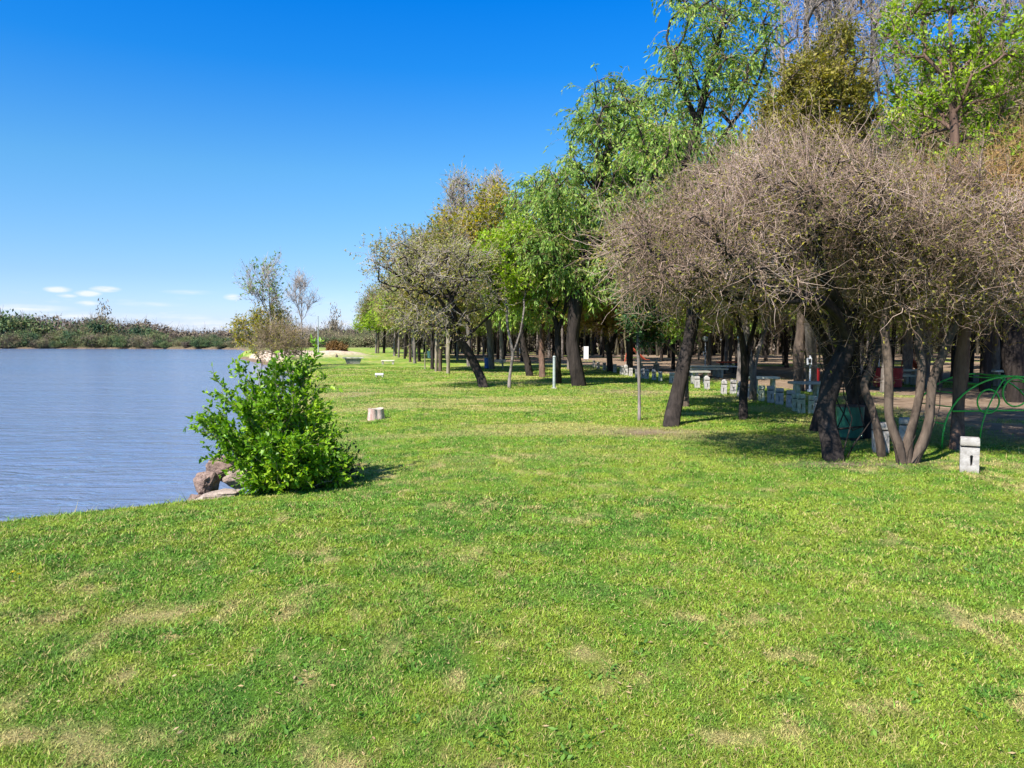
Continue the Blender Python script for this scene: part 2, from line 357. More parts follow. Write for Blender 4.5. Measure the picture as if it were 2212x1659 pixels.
M_REED = leafmat('dry_reed', [(0.20, 0.16, 0.10), (0.33, 0.28, 0.20)], 0.1, 0.9)
M_CONC = solid('whitewashed_concrete', (0.25, 0.225, 0.205), (0.50, 0.465, 0.435), 11, 0.9, 0.7, 60, splash=.09)
M_CONCD = solid('mossy_concrete', (0.22, 0.26, 0.15), (0.60, 0.60, 0.46), 9, 0.9, 0.5, 60)
M_CONCP = solid('weathered_concrete', (0.22, 0.21, 0.18), (0.46, 0.43, 0.36), 7, 0.9, 0.5, 40)
M_SLAB = solid('pale_slab', (0.50, 0.45, 0.34), (0.72, 0.66, 0.52), 7, 0.9, 0.4, 40)
M_WHITE = solid('white_paint', (0.66, 0.67, 0.68), (0.80, 0.80, 0.80), 8, 0.5, 0.1, 30)
M_GLOBE = solid('milky_globe', (0.60, 0.64, 0.60), (0.76, 0.78, 0.76), 3, 0.25, 0.02, 10, spec=0.5)
M_RED = solid('red_paint', (0.20, 0.010, 0.012), (0.36, 0.022, 0.022), 5, 0.5, 0.1, 30)
M_ORANGE = solid('faded_red_paint', (0.36, 0.055, 0.03), (0.55, 0.12, 0.06), 5, 0.6, 0.1, 30)
M_GREEN = solid('green_enamel', (0.03, 0.32, 0.04), (0.09, 0.58, 0.06), 6, 0.4, 0.1, 30, spec=0.5)
M_BLUE = solid('blue_plastic', (0.01, 0.05, 0.18), (0.02, 0.10, 0.30), 4, 0.4, 0.05, 20)
M_DGREEN = solid('green_plastic', (0.01, 0.07, 0.05), (0.02, 0.13, 0.08), 4, 0.4, 0.05, 20)
M_MINT = solid('mint_paint', (0.30, 0.55, 0.42), (0.40, 0.65, 0.52), 4, 0.5, 0.05, 20)
M_DARK = solid('dark_metal', (0.02, 0.02, 0.02), (0.06, 0.055, 0.05), 6, 0.6, 0.1, 30)
M_GALV = solid('galvanised_steel', (0.24, 0.27, 0.25), (0.42, 0.45, 0.43), 6, 0.5, 0.1, 30, spec=0.4)
M_ROCK = solid('pinkish_rock', (0.10, 0.065, 0.055), (0.36, 0.25, 0.20), 13, 0.9, 1.0, 60)
M_ROCK2 = solid('pale_rock', (0.20, 0.14, 0.115), (0.46, 0.37, 0.30), 12, 0.9, 1.0, 50)
M_STUMPTOP = solid('cut_wood', (0.42, 0.34, 0.25), (0.62, 0.54, 0.43), 6, 0.8, 0.4, 30)
M_STUMP = solid('stump_bark', (0.22, 0.10, 0.085), (0.66, 0.54, 0.45), 5, 0.9, 0.8, 20, (1, 1, 0.5))

# ------------------------------------------------------------------ ground and water
def build_ground():
    nr, na = 430, 800
    r = np.concatenate([[0.0], np.geomspace(0.5, 3200, nr)])
    # angles packed in front of the camera
    t = np.linspace(-1, 1, na, endpoint=False); a = np.pi * (0.42 * t + 0.58 * t ** 3)
    Rg, Ag = np.meshgrid(r[1:], a, indexing='ij'); x = (Rg * np.sin(Ag)).ravel(); y = (Rg * np.cos(Ag)).ravel()
    z = height(x, y)
    V = np.concatenate([[[0, 0, 0.0]], np.stack([x, y, z], 1)])
    i = np.arange(nr - 1)[:, None] * na; j = np.arange(na)[None]; j2 = (j + 1) % na
    Q = np.stack([1 + i + j, 1 + i + j2, 1 + i + na + j2, 1 + i + na + j], -1).reshape(-1, 4)[:, ::-1]
    T = np.stack([0 * j[0], 1 + j2[0], 1 + j[0]], -1)[:, ::-1]
    col, _ = lawn(V[:, 0], V[:, 1]); c4 = np.ones((len(V), 4)); c4[:, :3] = col
    m, nt, out = mat_new('lawn_and_earth'); L = nt.links
    at = N(nt, 'ShaderNodeAttribute', attribute_name='lawn'); ad = N(nt, 'ShaderNodeAttribute', attribute_name='dirt'); asn = N(nt, 'ShaderNodeAttribute', attribute_name='sand')
    tc = N(nt, 'ShaderNodeTexCoord')
    n1 = N(nt, 'ShaderNodeTexNoise', Scale=22.0, Detail=6.0, Roughness=0.75); L.new(tc.outputs['Object'], n1.inputs['Vector'])
    n2 = N(nt, 'ShaderNodeTexNoise', Scale=2.1, Detail=8.0, Roughness=0.7); L.new(tc.outputs['Object'], n2.inputs['Vector'])
    # lawn: break up the colour field
    hv = N(nt, 'ShaderNodeHueSaturation'); L.new(at.outputs['Color'], hv.inputs['Color'])
    mr = N(nt, 'ShaderNodeMapRange'); mr.inputs['From Min'].default_value = 0.3; mr.inputs['From Max'].default_value = 0.7; mr.inputs['To Min'].default_value = 0.60; mr.inputs['To Max'].default_value = 1.35
    L.new(n1.outputs['Fac'], mr.inputs['Value']); L.new(mr.outputs[0], hv.inputs['Value'])
    st = N(nt, 'ShaderNodeMixRGB'); st.inputs[2].default_value = (0.38, 0.33, 0.14, 1)
    r2 = ramp(nt, [(0.50, (0, 0, 0)), (0.72, (0.55, 0.55, 0.55))]); L.new(n2.outputs['Fac'], r2.inputs[0]); L.new(r2.outputs[0], st.inputs[0]); L.new(hv.outputs[0], st.inputs[1])
    # earth with leaf litter
    de = ramp(nt, [(0.3, (0.13, 0.085, 0.055)), (0.5, (0.26, 0.18, 0.125)), (0.75, (0.42, 0.32, 0.24))]); L.new(n2.outputs['Fac'], de.inputs[0])
    mA = N(nt, 'ShaderNodeMath', operation='MULTIPLY_ADD'); L.new(n1.outputs['Fac'], mA.inputs[0]); mA.inputs[1].default_value = 0.8; mA.inputs[2].default_value = -0.4
    mB = N(nt, 'ShaderNodeMath', operation='ADD', use_clamp=True); L.new(mA.outputs[0], mB.inputs[0]); L.new(ad.outputs['Fac'], mB.inputs[1])
    md = N(nt, 'ShaderNodeMixRGB'); L.new(mB.outputs[0], md.inputs[0]); L.new(st.outputs[0], md.inputs[1]); L.new(de.outputs[0], md.inputs[2])
    sa = ramp(nt, [(0.35, (0.42, 0.28, 0.19)), (0.6, (0.66, 0.54, 0.42))]); L.new(n2.outputs['Fac'], sa.inputs[0])
    ms = N(nt, 'ShaderNodeMixRGB'); L.new(asn.outputs['Fac'], ms.inputs[0]); L.new(md.outputs[0], ms.inputs[1]); L.new(sa.outputs[0], ms.inputs[2])
    # wet bank below the turf
    sp = N(nt, 'ShaderNodeSeparateXYZ'); L.new(tc.outputs['Object'], sp.inputs[0])
    bk = N(nt, 'ShaderNodeMapRange'); bk.inputs['From Min'].default_value = -0.42; bk.inputs['From Max'].default_value = -0.62; L.new(sp.outputs['Z'], bk.inputs['Value'])
    bc = ramp(nt, [(0.35, (0.10, 0.070, 0.045)), (0.65, (0.24, 0.17, 0.12))]); L.new(n2.outputs['Fac'], bc.inputs[0])
    mk = N(nt, 'ShaderNodeMixRGB'); L.new(bk.outputs[0], mk.inputs[0]); L.new(ms.outputs[0], mk.inputs[1]); L.new(bc.outputs[0], mk.inputs[2])
    b = N(nt, 'ShaderNodeBsdfPrincipled', Roughness=0.95); b.inputs['Specular IOR Level'].default_value = 0.1; L.new(mk.outputs[0], b.inputs['Base Color'])
    n3 = N(nt, 'ShaderNodeTexNoise', Scale=9.0, Detail=9.0, Roughness=0.8); L.new(tc.outputs['Object'], n3.inputs['Vector'])
    bp = N(nt, 'ShaderNodeBump', Strength=0.9, Distance=0.10); L.new(n3.outputs['Fac'], bp.inputs['Height']); L.new(bp.outputs[0], b.inputs['Normal'])
    L.new(b.outputs[0], out.inputs[0])
    me = make_mesh('ground', V, [T, Q], m, True, {'lawn': ('FLOAT_COLOR', c4), 'dirt': ('FLOAT', dirtm(V[:, 0], V[:, 1])), 'sand': ('FLOAT', sandm(V[:, 0], V[:, 1]))})
    tag(link('ground', me), kind='structure')
build_ground()

def build_water():
    m, nt, out = mat_new('river_water'); L = nt.links
    tc = N(nt, 'ShaderNodeTexCoord'); mp = N(nt, 'ShaderNodeMapping'); mp.inputs['Scale'].default_value = (0.42, 1.0, 1.0); mp.inputs['Rotation'].default_value = (0, 0, 0.10); L.new(tc.outputs['Object'], mp.inputs[0])
    n1 = N(nt, 'ShaderNodeTexNoise', Scale=2.1, Detail=4.0, Roughness=0.6, Distortion=0.6); L.new(mp.outputs[0], n1.inputs['Vector'])
    n2 = N(nt, 'ShaderNodeTexNoise', Scale=0.35, Detail=2.0, Roughness=0.6); L.new(mp.outputs[0], n2.inputs['Vector'])
    n3 = N(nt, 'ShaderNodeTexNoise', Scale=0.022, Detail=3.0, Roughness=0.6); L.new(mp.outputs[0], n3.inputs['Vector'])
    a = N(nt, 'ShaderNodeMath', operation='MULTIPLY_ADD'); L.new(n2.outputs['Fac'], a.inputs[0]); a.inputs[1].default_value = 1.2; L.new(n1.outputs['Fac'], a.inputs[2])
    bp = N(nt, 'ShaderNodeBump', Strength=1.0, Distance=0.5); L.new(a.outputs[0], bp.inputs['Height'])
    wp = N(nt, 'ShaderNodeMapRange'); wp.inputs['From Min'].default_value = 0.38; wp.inputs['From Max'].default_value = 0.62; wp.inputs['To Min'].default_value = 0.35; wp.inputs['To Max'].default_value = 1.0
    L.new(n3.outputs['Fac'], wp.inputs['Value']); L.new(wp.outputs[0], bp.inputs['Strength'])
    b = N(nt, 'ShaderNodeBsdfPrincipled', Roughness=0.12, IOR=1.33)
    rp = ramp(nt, [(0.3, (0.115, 0.152, 0.24)), (0.7, (0.175, 0.212, 0.29))]); L.new(n3.outputs['Fac'], rp.inputs[0]); L.new(rp.outputs[0], b.inputs['Base Color'])
    L.new(bp.outputs[0], b.inputs['Normal']); L.new(b.outputs[0], out.inputs[0])
    V = np.array([(-3000, -400, WATER_Z), (60, -400, WATER_Z), (60, 420, WATER_Z), (-3000, 420, WATER_Z)])
    o = link('water', make_mesh('water', V, [np.array([[0, 1, 2, 3]])], m)); tag(o, kind='structure')
build_water()

def build_weeds():
    rng = np.random.default_rng(15); nc = 340
    r = 2.6 * (11 / 2.6) ** rng.random(nc); th = rng.uniform(R(-42), R(42), nc); cx = r * np.sin(th); cy = r * np.cos(th)
    k = (bank_s(cx, cy) > .2) & (fbm(cx, cy, 1.3, 90, 2) > .50); cx, cy = cx[k], cy[k]; m = len(cx); per = 11
    a = rng.uniform(0, 6.28, m * per); x = np.repeat(cx, per) + rng.normal(size=m * per) * .035; y = np.repeat(cy, per) + rng.normal(size=m * per) * .035
    C = np.stack([x, y, height(x, y) + .006], 1); D = np.stack([np.cos(a), np.sin(a), 0 * a + .45], 1)
    V, F_ = leaf_geo(C, D, .042, .017, rng, .12, 0.0, .3)
    o = link('broadleaf_weeds', make_mesh('broadleaf_weeds', V, [F_], leafmat('weed_leaves', [(.06, .14, .02), (.11, .23, .03), (.18, .30, .045)], .3)))
    tag(o, 'small broad leaved weeds and clover scattered through the lawn', 'weeds', kind='stuff')
    n = 1000; r = 2.5 * (14 / 2.5) ** rng.random(n); th = rng.uniform(R(-44), R(44), n); x = r * np.sin(th); y = r * np.cos(th); k = bank_s(x, y) > .3; x, y = x[k], y[k]; n = len(x)
    a = rng.uniform(0, 6.28, n); V, F_ = leaf_geo(np.stack([x, y, height(x, y) + rng.uniform(.008, .02, n)], 1), np.stack([np.cos(a), np.sin(a), 0 * a], 1), .035, .010, rng, .15, 0, .3)
    o = link('fallen_leaves', make_mesh('fallen_leaves', V, [F_], leafmat('fallen_leaf', [(.20, .12, .06), (.32, .22, .11), (.42, .33, .18)], 0, .8)))
    tag(o, 'dry fallen leaves and bits of straw lying in the lawn', 'leaf litter', kind='stuff')
FEET = [tuple(G(a, b)[:2]) for a, b in [(2093, 1019), (1957, 962), (1902, 977), (1447, 921), (1381, 909), (811, 906), (1605, 906), (1802, 995), (1045, 837), (1099, 839), (1251, 833), (1563, 852), (1583, 852), (1598, 858), (1527, 842), (1768, 900)]]
def build_grass():
    rng = np.random.default_rng(5)
    n = 1500000
    u = rng.random(n); r = 2.35 * (52 / 2.35) ** (u ** 0.93); th = rng.uniform(R(-46), R(46), n)
    x = r * np.sin(th); y = r * np.cos(th)
    s = bank_s(x, y); dm = dirtm(x, y)
    col, straw = lawn(x, y)
    clump = fbm(x, y, 0.22, 71, 2)
    keep = (s > -0.75) & (rng.random(n) > dm * 1.05) & (rng.random(n) < 0.55 + 0.6 * clump) & (sandm(x, y) < 0.3)
    foot = np.zeros(n)
    for q in FEET: foot = np.maximum(foot, np.exp(-((x - q[0]) ** 2 + (y - q[1]) ** 2) / .05))
    keep &= ~((foot > .5) & (rng.random(n) < .0)); x, y, r, col, straw, s, clump, foot = [v[keep] for v in (x, y, r, col, straw, s, clump, foot)]; keep = np.ones(len(x), bool); n = len(x)
    x, y, r, col, straw, s, clump = [v[keep] for v in (x, y, r, col, straw, s, clump)]; n = len(x)
    z = height(x, y)
    k = r / 3.0
    w = 0.0036 * k ** 0.92 * rng.uniform(0.7, 1.4, n)
    h = (0.009 + 0.016 * clump) * k ** 0.32 * rng.uniform(0.55, 1.5, n) * (1 - 0.35 * straw)
    edge = (s < 0.35) & (rng.random(n) < 0.35); h = np.where(edge, h * rng.uniform(1.2, 3.2, n), h)
    h = h * (1 + 1.6 * foot); tall = rng.random(n) < 0.008; h = np.where(tall, h * 2.2, h)
    phi = rng.uniform(0, 2 * np.pi, n); lean = rng.uniform(0.4, 1.8, n)
    d = np.stack([np.cos(phi), np.sin(phi), 0 * phi], 1); sd_ = np.stack([-np.sin(phi), np.cos(phi), 0 * phi], 1)
    psi = rng.uniform(-0.9, 0.9, n)[:, None]; sd_ = sd_ * np.cos(psi) + d * np.sin(psi)
    B = np.stack([x, y, z - 0.004], 1)
    up = np.array([0, 0, 1.0])
    Mid = B + h[:, None] * (0.55 * up + 0.22 * lean[:, None] * d)
    Tip = B + h[:, None] * (0.90 * up + 0.85 * lean[:, None] * d)
    hw = (w / 2)[:, None] * sd_
    near = r < 9
    # nearer blades: five points, farther: three
    a = near; V1 = np.stack([B[a] - hw[a], B[a] + hw[a], Mid[a] + hw[a] * .8, Mid[a] - hw[a] * .8, Tip[a]], 1)
    n1 = len(V1); i = np.arange(n1)[:, None] * 5
    Q1 = i + np.array([[0, 1, 2, 3]]); T1 = i + np.array([[3, 2, 4]])
    b = ~near; V2 = np.stack([B[b] - hw[b], B[b] + hw[b], Tip[b]], 1); n2 = len(V2); T2 = n1 * 5 + np.arange(n2)[:, None] * 3 + np.array([[0, 1, 2]])
    V = np.concatenate([V1.reshape(-1, 3), V2.reshape(-1, 3)])
    # colour of each blade: the place's colour, some blades dry
    j = rng.random(n); v = (rng.uniform(0.65, 1.35, n) * (0.75 + 0.5 * vnoise(x, y, 0.07, 73)))[:, None]
    c = col * v
    dry = (j < 0.15 + 0.25 * straw)[:, None]; c = np.where(dry, np.array([0.50, 0.41, 0.15]) * rng.uniform(0.6, 1.15, n)[:, None], c)
    fresh = (j > 0.90)[:, None]; c = np.where(fresh, np.array([0.17, 0.36, 0.035]) * rng.uniform(0.8, 1.3, n)[:, None], c)
    c4 = np.ones((n, 4)); c4[:, :3] = c
    C = np.concatenate([np.repeat(c4[a], 5, 0), np.repeat(c4[b], 3, 0)])
    m, nt, out = mat_new('grass_blades'); L = nt.links
    at = N(nt, 'ShaderNodeAttribute', attribute_name='blade'); p = N(nt, 'ShaderNodeBsdfPrincipled', Roughness=0.6); p.inputs['Specular IOR Level'].default_value = 0.25; L.new(at.outputs['Color'], p.inputs['Base Color'])
    t = N(nt, 'ShaderNodeBsdfTranslucent'); L.new(at.outputs['Color'], t.inputs['Color']); ms = N(nt, 'ShaderNodeMixShader'); ms.inputs[0].default_value = 0.3
    L.new(p.outputs[0], ms.inputs[1]); L.new(t.outputs[0], ms.inputs[2]); L.new(ms.outputs[0], out.inputs[0])
    o = link('grass', make_mesh('grass', V, [Q1, T1, T2], m, False, {'blade': ('FLOAT_COLOR', C)}))
    tag(o, 'short mown lawn of mixed green and straw blades beside the river', 'grass', kind='stuff')
build_grass()

# ------------------------------------------------------------------ trees
def sample_crown(ells, n, rng, shell=0.5):
    w = np.array([e[6] if len(e) > 6 else e[3] * e[4] * e[5] for e in ells], float); w /= w.sum()
    k = rng.choice(len(ells), n, p=w); d = rng.normal(size=(n, 3)); d /= np.linalg.norm(d, axis=1, keepdims=True)
    rr = rng.random(n) ** (1 / 3.0); rr = rr * (1 - shell) + shell * rr ** 0.3
    E = np.array([e[:6] for e in ells], float)[k]
    return E[:, :3] + d * rr[:, None] * E[:, 3:6]
def resample(pl, step, rng, wob):
    pl = np.array(pl, float); out = [pl[0]]
    # Catmull-Rom through given points
    P = np.vstack([2 * pl[0] - pl[1], pl, 2 * pl[-1] - pl[-2]])
    for i in range(1, len(P) - 2):
        L = np.linalg.norm(P[i + 1] - P[i]); n = max(1, int(round(L / step)))
        for t in (np.arange(n) + 1) / n:
            q = 0.5 * ((2 * P[i]) + (-P[i - 1] + P[i + 1]) * t + (2 * P[i - 1] - 5 * P[i] + 4 * P[i + 1] - P[i + 2]) * t * t + (-P[i - 1] + 3 * P[i] - 3 * P[i + 1] + P[i + 2]) * t ** 3)
            out.append(q)
    out = np.array(out)
    if wob and len(out) > 3: out[1:] += np.cumsum(rng.normal(size=(len(out) - 1, 3)) * wob * step * 0.35, 0) * np.linspace(0.2, 1, len(out) - 1)[:, None]
    return out
class Tree:
    def __init__(s, seeds, ells, natt, rng, r_base, step=0.25, wob=0.25, clear=1.5, pathk=0.30, shell=0.5, e=2.3, straight=0.35):
        cap = 400 + natt * 60
        s.pos = np.zeros((cap, 3)); s.par = np.full(cap, -1); s.pl = np.zeros(cap); s.n = 0; s.dir = np.zeros((cap, 3)); s.rng = rng
        s.cost0 = np.zeros(cap)
        s.roots = []
        for si, sdl in enumerate(seeds):
            pts = resample(sdl, step, rng, wob * 0.5)
            if si == 0 or sdl[0][2] <= 0.06:
                p0 = -1; s.roots.append(s.n)
            else:
                p0 = int(np.argmin(((s.pos[:s.n] - pts[0]) ** 2).sum(1))); pts = pts[1:]
            s.path(p0, pts)
        at = sample_crown(ells, natt, rng, shell); base = s.pos[:s.n].mean(0)
        order = np.argsort(np.linalg.norm(at - base, axis=1)); low = clear; s.low = clear
        for a in at[order]:
            n = s.n
            if n > cap - 80: break
            dv = s.pos[:n] - a; d = np.sqrt((dv ** 2).sum(1))
            c = d + pathk * s.pl[:n] + np.where(s.pos[:n, 2] < low, 50, 0) + np.maximum(0, s.pos[:n, 2] - a[2]) * 0.5
            k = int(np.argmin(c)); L = d[k]
            if L < 0.06: continue
            m = max(1, min(40, int(round(L / step)))); t = (np.arange(m) + 1) / m
            ctl = s.pos[k] + s.dir[k] * L * straight
            q = ((1 - t) ** 2)[:, None] * s.pos[k] + (2 * t * (1 - t))[:, None] * ctl + (t ** 2)[:, None] * a
            if m > 1: q += rng.normal(size=q.shape) * wob * step * 0.5
            s.path(k, q)
        n = s.n; s.pos = s.pos[:n]; s.par = s.par[:n]; s.dir = s.dir[:n]; s.pl = s.pl[:n]
        nch = np.zeros(n, int)
        for i in range(n):
            if s.par[i] >= 0: nch[s.par[i]] += 1
        re = np.where(nch == 0, 1.0, 0.0)
        for i in range(n - 1, -1, -1):
            if s.par[i] >= 0: re[s.par[i]] += re[i] * 1.01
        rb = re[s.roots].max(); s.rad = (re / rb) ** (1 / e) * r_base
        s.tips = np.where(nch == 0)[0]; s.nch = nch
    def path(s, p, pts):
        for q in pts:
            i = s.n; s.pos[i] = q; s.par[i] = p
            if p >= 0:
                v = q - s.pos[p]; L = np.linalg.norm(v) + 1e-9; s.dir[i] = v / L; s.pl[i] = s.pl[p] + L
                if s.par[p] < 0: s.dir[p] = s.dir[i]
            else: s.dir[i] = (0, 0, 1); s.pl[i] = 0
            s.n += 1; p = i
    def wood(s, name, mat, rmin=0.004, flare=0.45, knob=0.12):
        ch = [[] for _ in range(len(s.pos))]
        for i, p in enumerate(s.par):
            if p >= 0: ch[p].append(i)
        groups = {}
        stack = [(r, r) for r in s.roots]
        chains = []
        while stack:
            st, par = stack.pop(); c = [par] if par != st else []; i = st; c.append(i)
            while ch[i]:
                b = max(ch[i], key=lambda q: s.rad[q])
                for q in ch[i]:
                    if q != b: stack.append((q, i))
                i = b; c.append(i)
            if len(c) > 1: chains.append((c, par != st))
        g = Geo()
        for c, side in chains:
            P = s.pos[c]; rr = s.rad[c].copy()
            if side: rr[0] = min(rr[0], rr[1] * 1.25)
            rr = np.maximum(rr, rmin)
            hz = P[:, 2]
            if not side or P[0, 2] < 0.1:
                rr = rr * (1 + flare * np.exp(-np.maximum(hz, 0) / 0.22))
                P = P.copy(); 
                if not side: P[0, 2] -= 0.12
            if rr[0] > 0.04: rr = rr * (1 + knob * (vnoise(hz * 3, P[:, 0] * 3, 1.0, 7) - 0.5) * 2)
            rr[-1] *= 0.4
            sides = 12 if rr[0] > 0.09 else 7 if rr[0] > 0.03 else 4 if rr[0] > 0.012 else 3
            V, Q = tubes(P[None], rr[None], sides)
            if rr[0] > 0.05:
                cen = np.repeat(P, sides, 0); a = np.tile(np.arange(sides), len(P)) * 2 * np.pi / sides
                f = 1 + 0.13 * np.sin(a * 3 + hz.repeat(sides) * 2) + 0.08 * np.sin(a * 5 - hz.repeat(sides) * 5)
                V = cen + (V - cen) * f[:, None]
            g.add(V, Q)
        return g.mesh(name, mat, True)
    def twig_bases(s, n, rmax=0.03, tipw=0.6):
        rng = s.rng; rmax = max(rmax, s.rad[s.tips].min() * 2.2); cand = np.where((s.rad < rmax) & (s.par >= 0) & (s.pos[:, 2] > s.low * .95))[0]
        w = 1.0 / (s.rad[cand] + 0.004); w /= w.sum()
        k = rng.choice(cand, n, p=w); t = rng.random(n)[:, None]
        return s.pos[k] * t + s.pos[s.par[k]] * (1 - t), s.dir[k]
def curves(B, D, L, K, rng, rand=0.5, grav=0.0, curl=0.25):
    n = len(B); d = D + rng.normal(size=(n, 3)) * rand; d /= np.linalg.norm(d, axis=1, keepdims=True) + 1e-9
    P = np.zeros((n, K, 3)); P[:, 0] = B; st = (L / (K - 1))[:, None]
    for k in range(1, K):
        d = d + rng.normal(size=(n, 3)) * curl + np.array([0, 0, -grav]); d /= np.linalg.norm(d, axis=1, keepdims=True) + 1e-9
        P[:, k] = P[:, k - 1] + d * st
    return P
def twig_geo(P, r0, rng, sides=3):
    K = P.shape[1]; r = np.linspace(1, 0.35, K)[None] * (r0 * rng.uniform(0.7, 1.3, len(P)))[:, None]
    return tubes(P, r, sides)
def on_curves(P, n, rng, tmin=0.1):
    k = rng.integers(0, len(P), n); t = rng.uniform(tmin, 1, n) * (P.shape[1] - 1.001); i = t.astype(int); f = (t - i)[:, None]
    a = P[k, i]; b = P[k, i + 1]; d = b - a; d /= np.linalg.norm(d, axis=1, keepdims=True) + 1e-9
    return a * (1 - f) + b * f, d
def leaf_geo(C, D, ln, wd, rng, rand=0.9, droop=0.3, fold=0.25):
    """each leaf: two folded halves, six corners, one island"""
    n = len(C); d = D + rng.normal(size=(n, 3)) * rand; d[:, 2] -= droop; d /= np.linalg.norm(d, axis=1, keepdims=True) + 1e-9
    q = rng.normal(size=(n, 3)) + np.array([0, 0, 1.2]); s = np.cross(d, q); s /= np.linalg.norm(s, axis=1, keepdims=True) + 1e-9
    nn = np.cross(s, d)
    L = (ln * rng.uniform(0.45, 1.4, n))[:, None]; w = (wd * rng.uniform(0.7, 1.3, n))[:, None] / 2
    p0 = C; p3 = C + d * L; m = C + d * L * 0.45
    V = np.stack([p0, m + s * w + nn * w * fold, p3, m - s * w + nn * w * fold], 1).reshape(-1, 3)
    i = np.arange(n)[:, None] * 4
    return V, np.concatenate([i + np.array([[0, 1, 2]]), i + np.array([[0, 2, 3]])])

def finish_tree(name, loc, label, cat, group, tree, barkm, crown_parts, rmin=0.004, flare=0.45):
    """crown_parts: list of (Geo, mat); geometry is relative to the tree's base"""
    t = empty(name, loc, label, cat, group)
    link('trunk', tree.wood('trunk', barkm, rmin, flare), t)
    for nm, g, m in crown_parts: link(nm, g.mesh(nm, m, False), t)
    return t
def bare_crown(tree, n1, n2, rng, L1=0.55, L2=0.3, r1=0.006, r2=0.0035, up=0.15, rmax=0.03, curl=0.3, grav=0.0, rnd=0.62):
    g = Geo(); B, D = tree.twig_bases(n1, rmax); D = D + np.array([0, 0, up])
    P = curves(B, D, L1 * rng.uniform(0.4, 1.4, n1), 5, rng, rnd, grav, curl); g.add(*twig_geo(P, r1, rng))
    B2, D2 = on_curves(P, n2, rng, 0.1); P2 = curves(B2, D2 + np.array([0, 0, up]), L2 * rng.uniform(0.4, 1.4, n2), 4, rng, 0.75, grav, curl); g.add(*twig_geo(P2, r2, rng))
    return g, P, P2
def rel(pts, base): return [np.asarray(p, float) - base for p in pts]
def relE(ells, base): return [(e[0] - base[0], e[1] - base[1], e[2] - base[2], *e[3:]) for e in ells]
def E(px, py, Y, rx, ry, rz, w=None):
    """crown lobe: centre read at a pixel and a distance; radii rx, rz in pixels, ry in metres"""
    c = At(px, py, Y); k = Y / F
    return (c[0], c[1], c[2], rx * k, ry, rz * k) + ((w,) if w is not None else ())
def gbase(px, py):
    z = 0.0
    for _ in range(12):
        p = G(px, py, z); z = 0.5 * z + 0.5 * float(height(p[0], p[1]))
    p = G(px, py, z); return p

# ------------------------------------------------------------------ individual trees read off the photograph
def hero(name, label, cat, seeds, ells, natt, rb, barkm, crown, seed, step=0.3, wob=0.3, clear=1.4, pathk=0.3, shell=0.5, group=None, straight=0.35, rmin=0.005, flare=0.3, base=None):
    rng = np.random.default_rng(seed)
    if base is None: base = gbase(*seeds[0][0][:2])
    S = []
    for k, sdl in enumerate(seeds):
        pts = [At(*p) if len(p) == 3 else base + np.array([0, 0, 0.0]) for p in sdl]
        S.append(rel(pts, base))
        if len(sdl[0]) == 2: S[-1][0][2] = 0.0
    t = Tree(S, relE(ells, base), natt, rng, rb * 0.78, step, wob, clear, pathk, shell, straight=straight)
    parts = crown(t, rng)
    return finish_tree(name, base, label, cat, group, t, barkm, parts, rmin, flare)

def c_bare(n1, n2, mat, L1=0.55, L2=0.3, r1=0.006, r2=0.004, up=0.15, rmax=0.03, grav=0.0, leaves=None, curl=0.3, rnd=0.62, shoots=None):
    def f(t, rng):
        g, P, P2 = bare_crown(t, n1, n2, rng, L1, L2, r1, r2, up, rmax, curl, grav, rnd)
        if shoots:                                             # long water shoots standing out of the crown
            n, L, r = shoots; tp = t.pos[t.tips]; w = np.exp(tp[:, 2] * 0.9); k = rng.choice(len(tp), n, p=w / w.sum())
            Q = curves(tp[k], t.dir[t.tips][k] * .6 + np.array([0, 0, .9]), L * rng.uniform(.3, 1.4, n), 7, rng, .3, -.03, .13); g.add(*twig_geo(Q, r, rng))
            B, D = on_curves(Q, n * 5, rng, .2); Q2 = curves(B, D + np.array([0, 0, .3]), L * .3 * rng.uniform(.3, 1.3, n * 5), 4, rng, .55, 0, .2); g.add(*twig_geo(Q2, r * .55, rng))
        out = [('twigs', g, mat)]
        if leaves:
            n, lm, ln, wd = leaves; gl = Geo(); C, D = on_curves(P2, n, rng, 0.2); gl.add(*leaf_geo(C, D, ln, wd, rng)); out.append(('foliage', gl, lm))
        return out
    return f
def c_leafy(nt_, nl, mat, ln, wd, twm=M_TWIG2, L=0.5, r=0.006, up=0.2, rmax=0.03, droop=0.3, rand=0.9):
    def f(t, rng):
        g = Geo(); B, D = t.twig_bases(nt_, rmax); P = curves(B, D + np.array([0, 0, up]), L * rng.uniform(0.4, 1.4, nt_), 4, rng, 0.6, 0.0, 0.3); g.add(*twig_geo(P, r, rng))
        gl = Geo(); C, D2 = on_curves(P, nl, rng, 0.1); gl.add(*leaf_geo(C + rng.normal(size=C.shape) * 0.03, D2, ln, wd, rng, rand, droop))
        return [('twigs', g, twm), ('foliage', gl, mat)]
    return f
def c_willow(ns, nl, mat, ln, wd, L=1.0, twm=M_TWIG2, r=0.005, rmax=0.03, extra=None, grav=0.55):
    def f(t, rng):
        g = Geo(); B, D = t.twig_bases(ns, rmax); P = curves(B, D * 0.8 + np.array([0, 0, 0.25]), L * rng.uniform(0.35, 1.4, ns), 7, rng, 0.5, grav, 0.12); g.add(*twig_geo(P, r, rng))
        gl = Geo(); C, D2 = on_curves(P, nl, rng, 0.15); gl.add(*leaf_geo(C + rng.normal(size=C.shape) * 0.03, D2, ln, wd, rng, 0.6, 0.55))
        return [('twigs', g, twm), ('foliage', gl, mat)]
    return f

